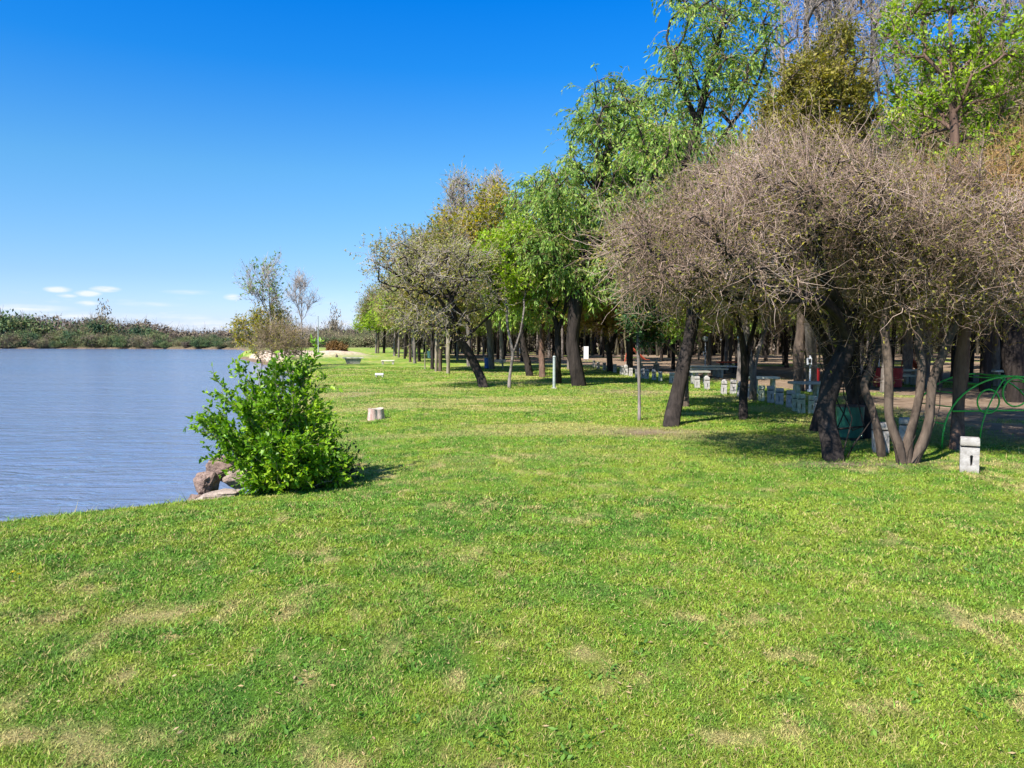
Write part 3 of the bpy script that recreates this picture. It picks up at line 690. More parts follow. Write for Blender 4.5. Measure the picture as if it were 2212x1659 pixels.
# --- the big bare clump on the right
hero('gnarled_tree', 'gnarled dark trunk with a huge bare pinkish brown crown, nearest of the right hand clump', 'tree',
     [[(1802, 995), (1788, 930, 11.7), (1786, 880, 11.8), (1806, 810, 11.9), (1842, 740, 12.0), (1838, 690, 12.0)],
      [(1842, 745, 12.0), (1790, 660, 11.6), (1700, 640, 11.0), (1610, 610, 10.6), (1520, 600, 10.4), (1440, 560, 10.6)],
      [(1838, 700, 12.0), (1760, 560, 11.4), (1765, 490, 11.2), (1690, 380, 11.4), (1640, 300, 11.6)],
      [(1838, 700, 12.0), (1880, 580, 12.4), (1900, 450, 12.8), (1880, 340, 13.0)],
      [(1836, 715, 12.0), (1770, 650, 11.2), (1680, 655, 10.7), (1590, 650, 10.5)],
      [(1872, 940, 11.9), (1860, 900, 12.2), (1846, 846, 12.3), (1852, 780, 12.2), (1842, 720, 12.0)], [(1782, 985, 11.7), (1800, 940, 11.9), (1822, 890, 12.1), (1830, 840, 12.2), (1850, 790, 12.2), (1880, 720, 12.3)], [(1850, 965, 12.0), (1842, 930, 12.1), (1815, 880, 12.1), (1800, 840, 12.1), (1775, 780, 12.0), (1780, 720, 11.9)], [(1822, 990, 11.6), (1845, 960, 11.7), (1868, 930, 11.7), (1880, 900, 11.8)], [(1812, 998, 11.4), (1830, 950, 11.5), (1836, 900, 11.7), (1815, 850, 11.9), (1808, 815, 11.9)]],
     [E(1480, 555, 11.0, 150, 1.7, 90), E(1600, 480, 11.4, 150, 1.8, 110), E(1740, 450, 12, 150, 1.8, 105), E(1590, 600, 11, 160, 1.6, 50), E(1840, 480, 12.5, 110, 1.6, 95), E(1375, 525, 11.5, 70, 1.2, 38), E(1680, 360, 12, 60, 1.0, 40), E(1410, 590, 11, 80, 1.2, 45)],
     850, 0.175, M_DARKBARK, c_bare(3600, 11500, M_TWIG, 0.62, 0.36, 0.0050, 0.0031, 0.22, leaves=(20000, M_OLIVE, 0.045, 0.026), curl=0.45, rnd=0.85, shoots=(300, 0.7, .006)), 11, 0.22, 0.42, 1.5, 0.22, straight=0.3)
hero('bare_tree', 'thick black forked trunk close behind and left of the nearest gnarled tree', 'tree',
     [[(1768, 930), (1782, 880, 15.2), (1798, 830, 15.2), (1822, 770, 15.3), (1835, 700, 15.3)],
      [(1798, 830, 15.2), (1790, 760, 15.0), (1760, 690, 14.6), (1690, 600, 14.4)],
      [(1835, 700, 15.3), (1880, 600, 15.4), (1930, 480, 15.5)], [(1835, 700, 15.3), (1800, 560, 15.0), (1740, 420, 14.6)]],
     [E(1600, 500, 15, 180, 2.0, 130), E(1800, 480, 15.5, 180, 2.0, 115), E(1950, 520, 15.5, 140, 2, 110), E(1700, 390, 15.5, 100, 1.6, 60), E(1430, 500, 15, 100, 1.6, 60)],
     420, 0.22, M_DARKBARK, c_bare(1300, 3800, M_TWIG, 0.75, 0.40, 0.0055, 0.004, 0.25, leaves=(9000, M_OLIVE, 0.07, 0.04), curl=0.45, rnd=0.85, shoots=(200, 0.8, .008)), 12, 0.28, 0.4, 1.7, 0.22)
hero('dark_leaning_tree', 'stout dark trunk leaning left into the tangle just right of the nearest gnarled trunk', 'tree',
     [[(1868, 946), (1862, 915, 14.2), (1850, 870, 14.1), (1838, 800, 14.0), (1846, 740, 14.0), (1872, 660, 14.0), (1890, 560, 14)], [(1838, 800, 14.0), (1810, 740, 13.8), (1790, 680, 13.6)], [(1850, 870, 14.1), (1880, 800, 14.2), (1905, 730, 14.3)]],
     [E(1900, 560, 14, 120, 1.6, 80), E(1790, 620, 13.6, 110, 1.4, 50), E(1940, 640, 14.2, 90, 1.4, 50)], 300, 0.21, M_DARKBARK,
     c_bare(2200, 5500, M_TWIG2, 0.6, 0.32, 0.005, 0.0036, 0.2, leaves=(4500, M_OLIVE, 0.05, 0.03), curl=0.45, rnd=0.85), 18, 0.24, 0.45, 1.7)
hero('leaning_tree', 'thin crooked tree with a pale bent stem between the gnarled trunk and the thicket', 'tree',
     [[(1905, 987), (1893, 930, 11.8), (1878, 880, 12.0), (1862, 830, 12.1), (1890, 760, 12.2), (1900, 690, 12.4), (1940, 610, 12.5)]],
     [E(1960, 560, 12.4, 120, 1.4, 110), E(1880, 590, 12.2, 90, 1.2, 70)], 200, 0.075, M_BARK,
     c_bare(3500, 7000, M_TWIG2, 0.5, 0.28, 0.005, 0.0038, 0.1, leaves=(3000, M_OLIVE, 0.05, 0.03)), 13, 0.2, 0.5, 1.6)
hero('thicket_tree', 'many-stemmed bare tree fanning out of one root mound, left of the nearest concrete post', 'tree',
     [[(1958, 1000), (1962, 950, 11.3), (1985, 880, 11.4), (2000, 800, 11.5), (1995, 720, 11.6), (2030, 620, 11.7)],
      [(1950, 1002, 11.15), (1940, 960, 11.2), (1920, 900, 11.3), (1925, 820, 11.4), (1915, 700, 11.5)],
      [(1966, 1003, 11.2), (1990, 960, 11.3), (2005, 900, 11.3), (2014, 820, 11.4), (2060, 700, 11.4), (2110, 600, 11.4)],
      [(1975, 1000, 11.2), (2000, 965, 11.5), (2012, 930, 11.8), (2030, 850, 12.0), (2010, 740, 12.3)],
      [(1945, 1003, 11.1), (1936, 975, 11.0), (1925, 940, 10.9)], [(1955, 1004, 11.1), (1962, 975, 11.0), (1978, 940, 11.0)], [(1970, 1003, 11.1), (1985, 985, 11.0), (2000, 965, 10.9)]],
     [E(1950, 540, 11.6, 150, 1.5, 100), E(2080, 520, 11.4, 140, 1.6, 100), E(2130, 620, 11.2, 90, 1.2, 70), E(1980, 640, 11.6, 130, 1.3, 50), E(2000, 430, 12, 110, 1.3, 50)],
     650, 0.085, M_BARK, c_bare(3200, 9500, M_TWIG, 0.52, 0.30, 0.0045, 0.003, 0.25, leaves=(16000, M_OLIVE, 0.045, 0.027), curl=0.45, rnd=0.85, shoots=(180, 0.6, .006)), 14, 0.2, 0.42, 1.5, 0.25)
hero('reddish_tree', 'straight reddish brown trunk behind the nearest concrete post, bright green at its top', 'tree',
     [[(2066, 972), (2068, 900, 12.9), (2076, 820, 12.9), (2082, 740, 12.9), (2090, 660, 12.9), (2080, 520, 13), (2060, 350, 13.2), (2050, 180, 13.4), (2040, 30, 13.5)],
      [(2090, 660, 12.9), (2170, 600, 12.5), (2240, 560, 12)], [(2080, 560, 12.9), (2000, 420, 12.6)]],
     [E(2010, 90, 14, 100, 1.2, 110), E(2080, 200, 14, 105, 1.3, 110), E(1990, 250, 14, 55, 1.2, 50), E(2090, 370, 13.2, 70, 1.0, 40), E(2120, 320, 14, 70, 1.2, 50), E(2040, -40, 14, 100, 1.2, 60), E(2150, 120, 14, 60, 1.2, 80)],
     330, 0.13, M_REDBARK, c_leafy(2000, 14000, M_LIME, 0.085, 0.042, M_TWIG, 0.42, 0.005, 0.6), 15, 0.3, 0.2, 2.4, straight=0.2)
hero('rust_tree', 'bare rust brown crown reaching in at the right edge beyond the nearest concrete post', 'tree',
     [[(2268, 960), (2262, 880, 13.2), (2250, 780, 13.2), (2245, 700, 13.2), (2210, 620, 13.0), (2160, 560, 12.8)],
      [(2245, 700, 13.2), (2290, 560, 13.2), (2300, 400, 13.4)], [(2210, 620, 13.0), (2180, 480, 12.8), (2150, 380, 12.8)]],
     [E(2170, 470, 13, 120, 1.6, 110), E(2280, 450, 13.2, 140, 1.6, 150), E(2140, 640, 12.8, 110, 1.3, 60), E(2200, 360, 13.4, 100, 1.4, 60), E(2080, 430, 12.9, 110, 1.3, 75)],
     420, 0.17, M_BARK, c_bare(3600, 9000, M_TWIGO, 0.55, 0.3, 0.0055, 0.004, 0.1, leaves=(14000, M_RUSSET, 0.06, 0.035)), 16, 0.25, 0.4, 1.8)
hero('dark_trunk_tree', 'very dark thick trunk at the right edge behind the green climbing frame', 'tree',
     [[(2195, 868), (2192, 820, 22.3), (2186, 760, 22.3), (2190, 680, 22.3), (2180, 500, 22.5), (2160, 200, 23)], [(2190, 700, 22.3), (2120, 600, 22), (2080, 500, 22)]],
     [E(2150, 300, 23, 150, 2.6, 170), E(2080, 500, 22, 150, 2.4, 120), E(2240, 520, 22, 140, 2.4, 130)],
     330, 0.30, M_DARKBARK, c_bare(5000, 9000, M_TWIG2, 0.9, 0.45, 0.009, 0.007, 0.1, leaves=(9000, M_OLIVE, 0.10, 0.055)), 17, 0.45, 0.3, 3.0)
# --- willows and neighbours in the middle
hero('leaning_willow', 'thick black trunk leaning right on the open lawn, tall airy willow crown above', 'tree',
     [[(1447, 921), (1458, 870, 16.3), (1474, 800, 16.4), (1488, 740, 16.5), (1498, 670, 16.6), (1492, 560, 16.8), (1470, 420, 17), (1500, 260, 17.2), (1540, 100, 17.4), (1560, 20, 17.4)],
      [(1492, 560, 16.8), (1430, 440, 16.6), (1400, 330, 16.4), (1380, 250, 16.2)], [(1470, 420, 17), (1560, 300, 17.2), (1640, 180, 17.4), (1660, 100, 17.4)],
      [(1500, 260, 17.2), (1460, 150, 17.2), (1440, 80, 17.2)], [(1494, 600, 16.7), (1400, 560, 16.4), (1340, 520, 16.0)]],
     [E(1500, 60, 17.2, 80, 1.2, 55), E(1620, 80, 17.4, 70, 1.2, 60), E(1460, 140, 17, 50, 0.9, 50), E(1550, 180, 17.2, 70, 1.3, 60), E(1430, 330, 16.6, 80, 1.3, 70), E(1520, 330, 17, 70, 1.2, 70), E(1400, 470, 16.5, 70, 1.2, 70), E(1500, 470, 17, 80, 1.2, 60), E(1560, -30, 17.2, 110, 1.2, 40)],
     260, 0.185, M_DARKBARK, c_willow(1900, 20000, M_WILLOW2, 0.115, 0.036, 0.55, grav=0.30), 21, 0.35, 0.3, 2.2, flare=0.35)
hero('willow', 'large dense green willow rising tallest left of the black leaning trunk', 'tree',
     [[(1251, 833), (1245, 790, 30.3), (1238, 745, 30.3), (1240, 680, 30.3), (1262, 560, 30.4), (1290, 420, 30.5), (1320, 260, 30.5), (1330, 190, 30.5)],
      [(1240, 680, 30.3), (1200, 560, 30), (1190, 460, 30)], [(1262, 560, 30.4), (1350, 440, 30), (1400, 340, 30)]],
     [E(1330, 240, 30.5, 78, 2.0, 70), E(1400, 270, 30.5, 80, 2.0, 75), E(1270, 330, 30.5, 55, 2.0, 60), E(1370, 350, 30.5, 90, 2.2, 70), E(1220, 430, 30, 60, 2.2, 55), E(1290, 470, 30, 80, 2.2, 70), E(1180, 400, 30, 40, 1.6, 35), E(1200, 530, 30, 60, 2.0, 60), E(1320, 590, 30, 80, 2.0, 55)],
     330, 0.33, M_DARKBARK, c_willow(3000, 29000, M_WILLOW2, 0.19, 0.058, 0.9, r=0.007, grav=0.34), 22, 0.5, 0.3, 3.0)
hero('slanting_tree', 'slim dark tree whose bare limb slants left below the willow crown', 'tree',
     [[(1207, 828), (1206, 780, 31), (1204, 720, 31), (1196, 670, 31), (1172, 610, 31), (1150, 560, 31)], [(1204, 720, 31), (1225, 640, 31), (1230, 560, 31)]],
     [E(1150, 540, 31, 60, 1.8, 70), E(1240, 600, 31, 60, 1.6, 70), E(1170, 640, 31, 60, 1.5, 50)], 170, 0.15, M_DARKBARK, c_willow(1300, 10000, M_WILLOW2, 0.18, 0.055, 0.75, r=0.007, grav=0.38), 23, 0.5, 0.3, 2.6)
hero('green_tree', 'green tree on a dark curved trunk, left of the tall willow', 'tree',
     [[(1145, 812), (1139, 780, 38.5), (1130, 740, 38.5), (1133, 680, 38.6), (1145, 560, 38.8), (1150, 440, 39)], [(1133, 680, 38.6), (1110, 600, 38.6)]],
     [E(1150, 450, 39, 55, 2.4, 65), E(1130, 540, 39, 65, 2.4, 70), E(1180, 580, 39, 65, 2.4, 80), E(1110, 640, 38, 60, 2.0, 50), E(1185, 420, 39, 40, 2, 50)],
     230, 0.21, M_DARKBARK, c_willow(2000, 17000, M_WILLOW, 0.21, 0.07, 0.9, r=0.009, grav=0.4), 24, 0.6, 0.3, 2.8)
hero('brown_trunk_tree', 'straight ochre brown trunk standing between two black ones in the shade of the willows', 'tree',
     [[(1171, 815), (1171, 770, 37.5), (1170, 720, 37.5), (1172, 640, 37.6), (1180, 560, 37.8)]],
     [E(1180, 640, 37.6, 60, 2.0, 70), E(1200, 540, 38, 60, 2.0, 60)], 160, 0.18, M_REDBARK, c_leafy(1400, 7500, M_OLIVE, 0.16, 0.08, M_TWIG2, 0.9, 0.009), 25, 0.6, 0.25, 2.6)
hero('lime_tree', 'slim pale trunk with a crown of vivid yellow green leaves, beside the twisted bare tree', 'tree',
     [[(1099, 839), (1103, 800, 29.2), (1108, 765, 29.2), (1098, 720, 29.3), (1092, 640, 29.5), (1088, 560, 29.8)], [(1108, 765, 29.2), (1125, 715, 29.2), (1130, 660, 29.3)]],
     [E(1090, 600, 31, 62, 2.0, 65), E(1060, 560, 31, 45, 1.8, 50), E(1130, 620, 31, 42, 1.6, 45), E(1115, 530, 31, 40, 1.5, 40)],
     260, 0.075, M_GREYBARK, c_leafy(2400, 14000, M_LIME, 0.15, 0.08, M_TWIG2, 0.6, 0.007), 26, 0.4, 0.3, 2.3)
hero('twisted_tree', 'twisted leaning tree with forked dark trunk and spreading bare grey branches on the lawn', 'tree',
     [[(1046, 837), (1034, 805, 29.6), (1018, 770, 29.6), (1003, 742, 29.6), (990, 715, 29.5), (984, 680, 29.4), (980, 640, 29.2), (960, 600, 29.0)],
      [(1003, 742, 29.6), (1022, 715, 29.7), (1048, 690, 29.8), (1072, 662, 29.9), (1068, 625, 29.9)],
      [(1022, 715, 29.7), (1000, 680, 29.5), (970, 650, 29.3), (930, 620, 29), (880, 600, 28.8), (840, 580, 28.6), (800, 555, 28.5)],
      [(984, 680, 29.4), (940, 665, 29.2), (900, 650, 29)], [(980, 640, 29.2), (930, 580, 29), (900, 540, 29)],
      [(990, 715, 29.5), (965, 712, 29.0), (930, 718, 28.6), (900, 725, 28.4)], [(970, 650, 29.3), (1000, 600, 29.4), (1020, 560, 29.5)]],
     [E(960, 590, 29, 90, 2.2, 60), E(880, 590, 28.8, 75, 2.0, 55), E(820, 570, 28.6, 38, 1.2, 40), E(1010, 580, 29.4, 60, 2.0, 55), E(920, 690, 28.8, 80, 1.8, 35), E(1050, 640, 29.8, 40, 1.5, 35), E(870, 540, 29, 50, 1.5, 25)],
     560, 0.21, M_DARKBARK, c_bare(800, 2400, M_TWIGG, 0.85, 0.42, 0.008, 0.006, 0.12, leaves=(13000, M_BUDS, 0.085, 0.045), curl=0.4), 27, 0.35, 0.4, 2.2, 0.2, straight=0.5)
hero('golden_tree', 'tall tree with golden yellow and green young leaves behind the twisted bare tree', 'tree',
     [[(1062, 797), (1060, 740, 48), (1050, 640, 48), (1050, 520, 48), (1055, 430, 48)], [(1050, 640, 48), (1010, 540, 48), (1000, 480, 48)]],
     [E(1075, 455, 48, 40, 2.4, 50), E(1030, 510, 48, 55, 2.6, 50), E(1085, 540, 48, 50, 2.6, 70), E(985, 530, 48, 45, 2.4, 50), E(1010, 600, 48, 80, 2.6, 60), E(960, 490, 48, 18, 1.5, 30)],
     380, 0.24, M_GREYBARK, c_leafy(3000, 17000, M_GOLD, 0.24, 0.12, M_TWIGG, 1.1, 0.013, 0.4), 28, 0.7, 0.25, 3)
hero('budding_tree', 'tall sparse tree with upright bare grey branches above the golden one', 'tree',
     [[(1014, 791), (1012, 700, 54), (1010, 600, 54), (1008, 520, 54), (1004, 440, 54), (1004, 400, 54)], [(1008, 520, 54), (980, 460, 54), (978, 430, 54)], [(1008, 540, 54), (1050, 470, 54), (1070, 395, 54)]],
     [E(1000, 430, 54, 30, 1.8, 40), E(1065, 430, 54, 22, 1.6, 45), E(1010, 500, 54, 60, 2.4, 40), E(935, 540, 54, 40, 2, 30)],
     200, 0.22, M_GREYBARK, c_bare(1800, 3600, M_TWIGG, 1.3, 0.6, 0.016, 0.012, 0.9, leaves=(3000, M_BUDS, 0.20, 0.10)), 29, 0.7, 0.2, 4)
hero('olive_tree', 'dense olive brown tree top standing against the blue above the big bare crown', 'tree',
     [[(1725, 845), (1725, 780, 27), (1735, 650, 27), (1745, 500, 27), (1755, 350, 27), (1762, 180, 27)]],
     [E(1725, 210, 24, 70, 2.0, 55), E(1785, 150, 24, 45, 1.6, 75), E(1690, 275, 24, 50, 1.8, 45), E(1800, 260, 24, 72, 2.0, 70), E(1750, 340, 24, 95, 2.0, 60)],
     360, 0.22, M_BARK, c_leafy(3000, 30000, M_OLIVE, 0.13, 0.06, M_TWIG2, 0.6, 0.009, 0.6), 30, 0.5, 0.2, 4)
hero('shaded_tree', 'dark trunk on the lawn right of the leaning willow, its base in tree shade', 'tree',
     [[(1605, 906), (1606, 860, 17.6), (1612, 800, 17.6), (1626, 740, 17.6), (1640, 690, 17.6), (1640, 600, 17.6)], [(1612, 800, 17.6), (1604, 740, 17.5), (1590, 680, 17.4), (1550, 600, 17.2)]],
     [E(1640, 560, 17.6, 150, 2.2, 90), E(1520, 620, 17.4, 110, 1.8, 60), E(1600, 470, 17.8, 130, 2.0, 70)],
     300, 0.115, M_DARKBARK, c_bare(4500, 9500, M_TWIG2, 0.7, 0.36, 0.006, 0.005, 0.1, leaves=(22000, M_OLIVE, 0.08, 0.045)), 31, 0.3, 0.35, 2.0)
hero('leafy_tree', 'slender brown trunk just behind the leaning willow with low dark green leaves', 'tree',
     [[(1481, 878), (1480, 840, 21), (1478, 780, 21), (1470, 720, 21), (1450, 660, 21)], [(1478, 780, 21), (1430, 730, 20.6), (1400, 700, 20.5)]],
     [E(1440, 690, 20.8, 70, 1.5, 38), E(1500, 640, 21, 90, 1.8, 50), E(1400, 660, 20.8, 60, 1.4, 50)],
     200, 0.11, M_BARK, c_leafy(1700, 11000, M_WILLOW, 0.11, 0.055, M_TWIG2, 0.5, 0.006), 32, 0.35, 0.3, 2.0)
hero('twin_stem_tree', 'leaning grey forked trunk close behind the shaded dark trunk', 'tree',
     [[(1625, 864), (1627, 820, 23), (1634, 770, 23), (1650, 710, 23), (1665, 650, 23)], [(1627, 820, 23), (1618, 760, 23), (1610, 700, 23)]],
     [E(1660, 610, 23, 100, 2.0, 60), E(1590, 640, 23, 80, 1.8, 50)], 180, 0.13, M_GREYBARK, c_bare(2500, 5000, M_TWIG2, 0.8, 0.4, 0.008, 0.006, 0.1, leaves=(4500, M_OLIVE, 0.1, 0.05)), 33, 0.4, 0.3, 2.0)
hero('young_tree', 'slender pale young tree like a pole on the lawn, small dark green crown', 'tree',
     [[(1381, 909), (1381, 860, 17.2), (1380, 800, 17.2), (1379, 740, 17.2), (1382, 690, 17.2), (1388, 650, 17.2)]],
     [E(1388, 690, 17.2, 42, 0.7, 34), E(1375, 640, 17.2, 34, 0.6, 40), E(1405, 740, 17.2, 24, 0.4, 25)], 110, 0.048, M_GREYBARK, c_leafy(900, 5200, M_DEEP, 0.09, 0.045, M_TWIG2, 0.35, 0.005, 0.0, droop=0.6), 34, 0.3, 0.08, 1.9, flare=0.1)
hero('russet_tree', 'tree with small russet and olive young leaves right of the tall willow trunk', 'tree',
     [[(1318, 803), (1316, 760, 43.5), (1306, 700, 43.5), (1296, 640, 43.5)], [(1316, 760, 43.5), (1340, 700, 43.5), (1350, 660, 43.5)]],
     [E(1250, 655, 43, 62, 2.4, 50), E(1310, 650, 43.5, 70, 2.4, 60), E(1350, 690, 43.5, 55, 2.2, 40)], 260, 0.21, M_DARKBARK,
     c_leafy(2200, 12000, M_RUSSET, 0.17, 0.09, M_TWIGO, 1.0, 0.010), 35, 0.6, 0.3, 2.6)
for i, (bx, by, Yt, xs, lab) in enumerate([(1752, 842, 25.5, (1752, 1745, 1742), 'slender tall bare tree between the leaning willow and the olive treetop'), (1845, 838, 28.5, (1845, 1830, 1810), 'tall bare poplar with thin upright branches left of the bright green treetop'),
                                            (1960, 826, 32, (1960, 1945, 1925), 'tall bare poplar partly hidden behind the bright green treetop'),
                                            (2150, 830, 31, (2150, 2155, 2160), 'tall bare poplar at the right edge with budding upright twigs')]):
    hero('bare_poplar', lab, 'tree', [[(bx, by), (xs[0], 600, Yt), (xs[1], 300, Yt), (xs[2], 0, Yt), (xs[2] - 10, -150, Yt)],
                                      [(xs[1], 330, Yt), (xs[1] + 45, 200, Yt), (xs[1] + 55, 0, Yt)], [(xs[1], 380, Yt), (xs[1] - 45, 220, Yt), (xs[1] - 60, 20, Yt)]],
         [E(xs[1], 120, Yt, 70, 2.0, 130), E(xs[2], -60, Yt, 75, 2.0, 100), E(xs[0], 330, Yt, 65, 1.8, 80)], 260, 0.24, M_GREYBARK,
         c_bare(1000, 2600, M_TWIGG, 1.2, 0.55, 0.010, 0.007, 1.1, leaves=(2500, M_BUDS, 0.10, 0.05)), 40 + i, 0.6, 0.15, 5, pathk=0.15, group='bare poplars behind the wood edge')
# --- the row of trunks along the river side, going away
def row_variant(seed, h, r, barkm, crown):
    rng = np.random.default_rng(seed)
    lean = rng.uniform(-0.3, 0.3, 2)
    S = [[(0, 0, 0), (lean[0] * .3, lean[1] * .3, h * .25), (lean[0], lean[1], h * .5), (lean[0] * 1.6, lean[1], h * .8)]]
    S.append([S[0][2], (lean[0] + h * .18, lean[1] + .3, h * .68)]); S.append([S[0][2], (lean[0] - h * .15, lean[1] - .4, h * .66)])
    S = [[np.array(p, float) for p in q] for q in S]
    el = [(0, 0, h * .72, h * .26, h * .26, h * .26), (h * .2, 0.2, h * .6, h * .2, h * .2, h * .17), (-h * .18, -.2, h * .62, h * .2, h * .2, h * .18), (0, h * .15, h * .55, h * .24, h * .24, h * .14), (0, -h * .15, h * .58, h * .22, h * .2, h * .14)]
    t = Tree(S, el, 170, rng, r, 0.5, 0.3, h * .34)
    return t, rng, crown
VAR = {}
def variant_root(key, seed, h, r, barkm, crown):
    t, rng, cr = row_variant(seed, h, r, barkm, crown)
    VAR[key] = [('trunk', t.wood('trunk', barkm, 0.012, 0.2))] + [(nm, g.mesh(nm, m, False)) for nm, g, m in cr(t, rng)]
def place_variant(key, name, loc, rz, sc, label, cat, group):
    t = empty(name, loc, label, cat, group, rz); t.scale = sc
    for nm, me in VAR[key]: link(nm, me, t)
    return t
variant_root('wood_a', 51, 8.5, 0.13, M_DARKBARK, c_bare(1300, 3000, M_TWIG2, 1.2, 0.55, 0.015, 0.011, 0.1, leaves=(9000, M_WOODLEAF, 0.20, 0.10)))
variant_root('wood_b', 52, 9.5, 0.14, M_BARK, c_bare(1300, 3000, M_TWIG, 1.2, 0.6, 0.015, 0.011, 0.1, leaves=(7000, M_WOODLEAF, 0.22, 0.11)))
variant_root('wood_c', 53, 7.5, 0.12, M_DARKBARK, c_bare(1700, 4200, M_TWIG, 1.1, 0.55, 0.014, 0.011, 0.0, leaves=(3000, M_WOODLEAF, 0.18, 0.09)))
variant_root('wood_d', 54, 9.0, 0.15, M_GREYBARK, c_leafy(1800, 11000, M_WOODLEAF, 0.22, 0.11, M_TWIG2, 1.1, 0.013))
variant_root('green_a', 55, 8.5, 0.15, M_DARKBARK, c_willow(1800, 13000, M_WILLOW, 0.22, 0.08, 0.9, r=0.010, grav=0.4))
variant_root('green_b', 56, 8.0, 0.13, M_GREYBARK, c_leafy(1700, 11000, M_LIME, 0.22, 0.11, M_TWIG2, 0.9, 0.012))
variant_root('pale_a', 57, 7.5, 0.11, M_PALEBARK, c_leafy(1500, 7000, M_OLIVE, 0.22, 0.11, M_TWIG, 0.9, 0.012))
row = [(861, 772, 'green_b', 'farthest trunk of the riverside row, beneath olive leaves'), (874, 775, 'wood_a', 'dark trunk second from the far end of the riverside row'),
       (886, 782, 'wood_b', 'stout brown trunk near the far end of the riverside row'), (896, 785, 'green_b', 'pinkish pale trunk close to the right of a stout brown one in the riverside row'),
       (906, 781, 'green_a', 'grey trunk halfway along the riverside row'), (934, 798, 'wood_a', 'dark slim trunk left of the cluster of pale trunks'),
       (942, 802, 'pale_a', 'pale slim trunk just right of the dark slim one in the riverside row'), (951, 802, 'wood_b', 'brown trunk in the middle of the riverside cluster'), (968, 807, 'pale_a', 'pale yellowish straight trunk nearest the camera in the riverside row')]
rr = random.Random(4)
for px, py, k, lab in row:
    b = gbase(px, py); s = rr.uniform(0.85, 1.05)
    place_variant(k, 'riverside_tree', b, rr.uniform(0, 6), (s * .9, s * .9, s), lab, 'tree', 'trees in a row along the riverside lawn')
for px, py, s, lab in [(829, 763, 1.15, 'light green tree at the far left end of the tree line, thin pale trunk'), (812, 763, 0.95, 'small pointed light green tree at the very end of the tree line'), (852, 769, 1.05, 'round light green tree just right of the thin pale trunk at the far end')]:
    b = gbase(px, py); place_variant('green_a' if s > 1.1 else 'green_b', 'light_green_tree', b, rr.uniform(0, 6), (s * 1.05, s * 1.05, s * .95), lab, 'tree', 'light green trees ending the tree line')

for px, Y, s, k, lab in [(1360, 42, 1.45, 'green_a', 'tall green tree in the canopy right behind the tall willow'), (1480, 38, 1.5, 'green_a', 'tall light green tree seen over the left end of the big bare crown'), (1600, 34, 1.4, 'green_b', 'yellow green tree rising behind the middle of the big bare crown'),
                    (1860, 33, 1.35, 'green_b', 'yellow green tree behind the bare crown, below the olive treetop'), (2000, 30, 1.5, 'green_b', 'yellow green tree behind the reddish trunk'), (2130, 27, 1.35, 'green_a', 'green tree behind the bare crown at the right edge'), (2230, 31, 1.6, 'green_b', 'tall yellow green tree cut by the right edge of the picture'), (1230, 47, 1.25, 'green_b', 'light green tree between the curved trunk and the tall willow')]:
    x = (px - CX) / F * Y
    place_variant(k, 'tall_tree', (x, Y, float(height(x, Y))), px * .37, (s * .85, s * .85, s), lab, 'tree', 'tall green trees making the high canopy')
    
# ------------------------------------------------------------------ the wood behind
wr = random.Random(77); spots = []
def free(x, y, d): return all((x - a) ** 2 + (y - b) ** 2 > d * d for a, b in spots)
tries = 0
while len(spots) < 190 and tries < 16000:
    tries += 1
    y = 24 + 86 * wr.random() ** 0.9; x = wr.uniform(-25, 0.86 * y + 4)
    left = np.interp(y, [20, 27, 34, 54, 60, 75, 110], [13, 12, 10.5, 9.0, -3, -10, -20])
    if x < left: continue
    if 2 < x < 9 and 54 < y < 74: continue
    if not free(x, y, 3.0 if y < 50 else 3.2): continue
    spots.append((x, y))
kinds = ['wood_a', 'wood_b', 'wood_c', 'wood_d', 'wood_a', 'wood_d', 'green_a', 'pale_a', 'wood_b', 'green_b']
KL = {'wood_a': 'dark slim woodland tree with small olive leaves in the crowd of trunks behind the post row', 'wood_b': 'brown barked woodland tree with thin olive crown in the crowd of trunks behind the post row',
      'wood_c': 'nearly bare dark woodland tree in the crowd of trunks behind the post row', 'wood_d': 'grey barked leafy woodland tree in the crowd of trunks behind the post row',
      'green_a': 'green leaved woodland tree in the crowd of trunks behind the post row', 'green_b': 'yellow green tree in the wood', 'pale_a': 'pale barked woodland tree in the crowd of trunks behind the post row'}
LM = [(930, 'far behind the riverside row'), (1060, 'behind the twisted bare tree'), (1180, 'behind the lime crowned tree'), (1290, 'behind the tall willow'), (1450, 'beyond the far posts'), (1580, 'behind the leaning willow'),
      (1700, 'behind the shaded dark trunk'), (1800, 'behind the nearest globe lamp'), (1900, 'behind the gnarled trunk'), (2000, 'behind the red bins'), (2110, 'behind the reddish trunk'), (9999, 'beyond the climbing frame')]
KN = {'wood_a': 'slim olive tree', 'wood_b': 'thin leaved tree', 'wood_c': 'nearly bare dark tree', 'wood_d': 'grey leafy tree', 'green_a': 'green leaved tree', 'green_b': 'yellow green tree', 'pale_a': 'pale barked tree'}
NTH = ['leftmost', 'second from left', 'third from left', 'fourth from left', 'fifth from left', 'sixth from left', 'seventh from left', 'eighth from left', 'ninth from left', 'tenth from left', 'eleventh from left', 'twelfth from left', 'thirteenth from left']
def relabel(items):
    groups = {}
    for o, kn, lm, px in items: groups.setdefault((kn, lm), []).append((px, o))
    for (kn, lm), v in groups.items():
        v.sort(key=lambda q: q[0])
        for i, (_, o) in enumerate(v): o['label'] = f'{kn} {lm}' + (f', {NTH[min(i, 12)]}' if len(v) > 1 else '')
wood_items = []
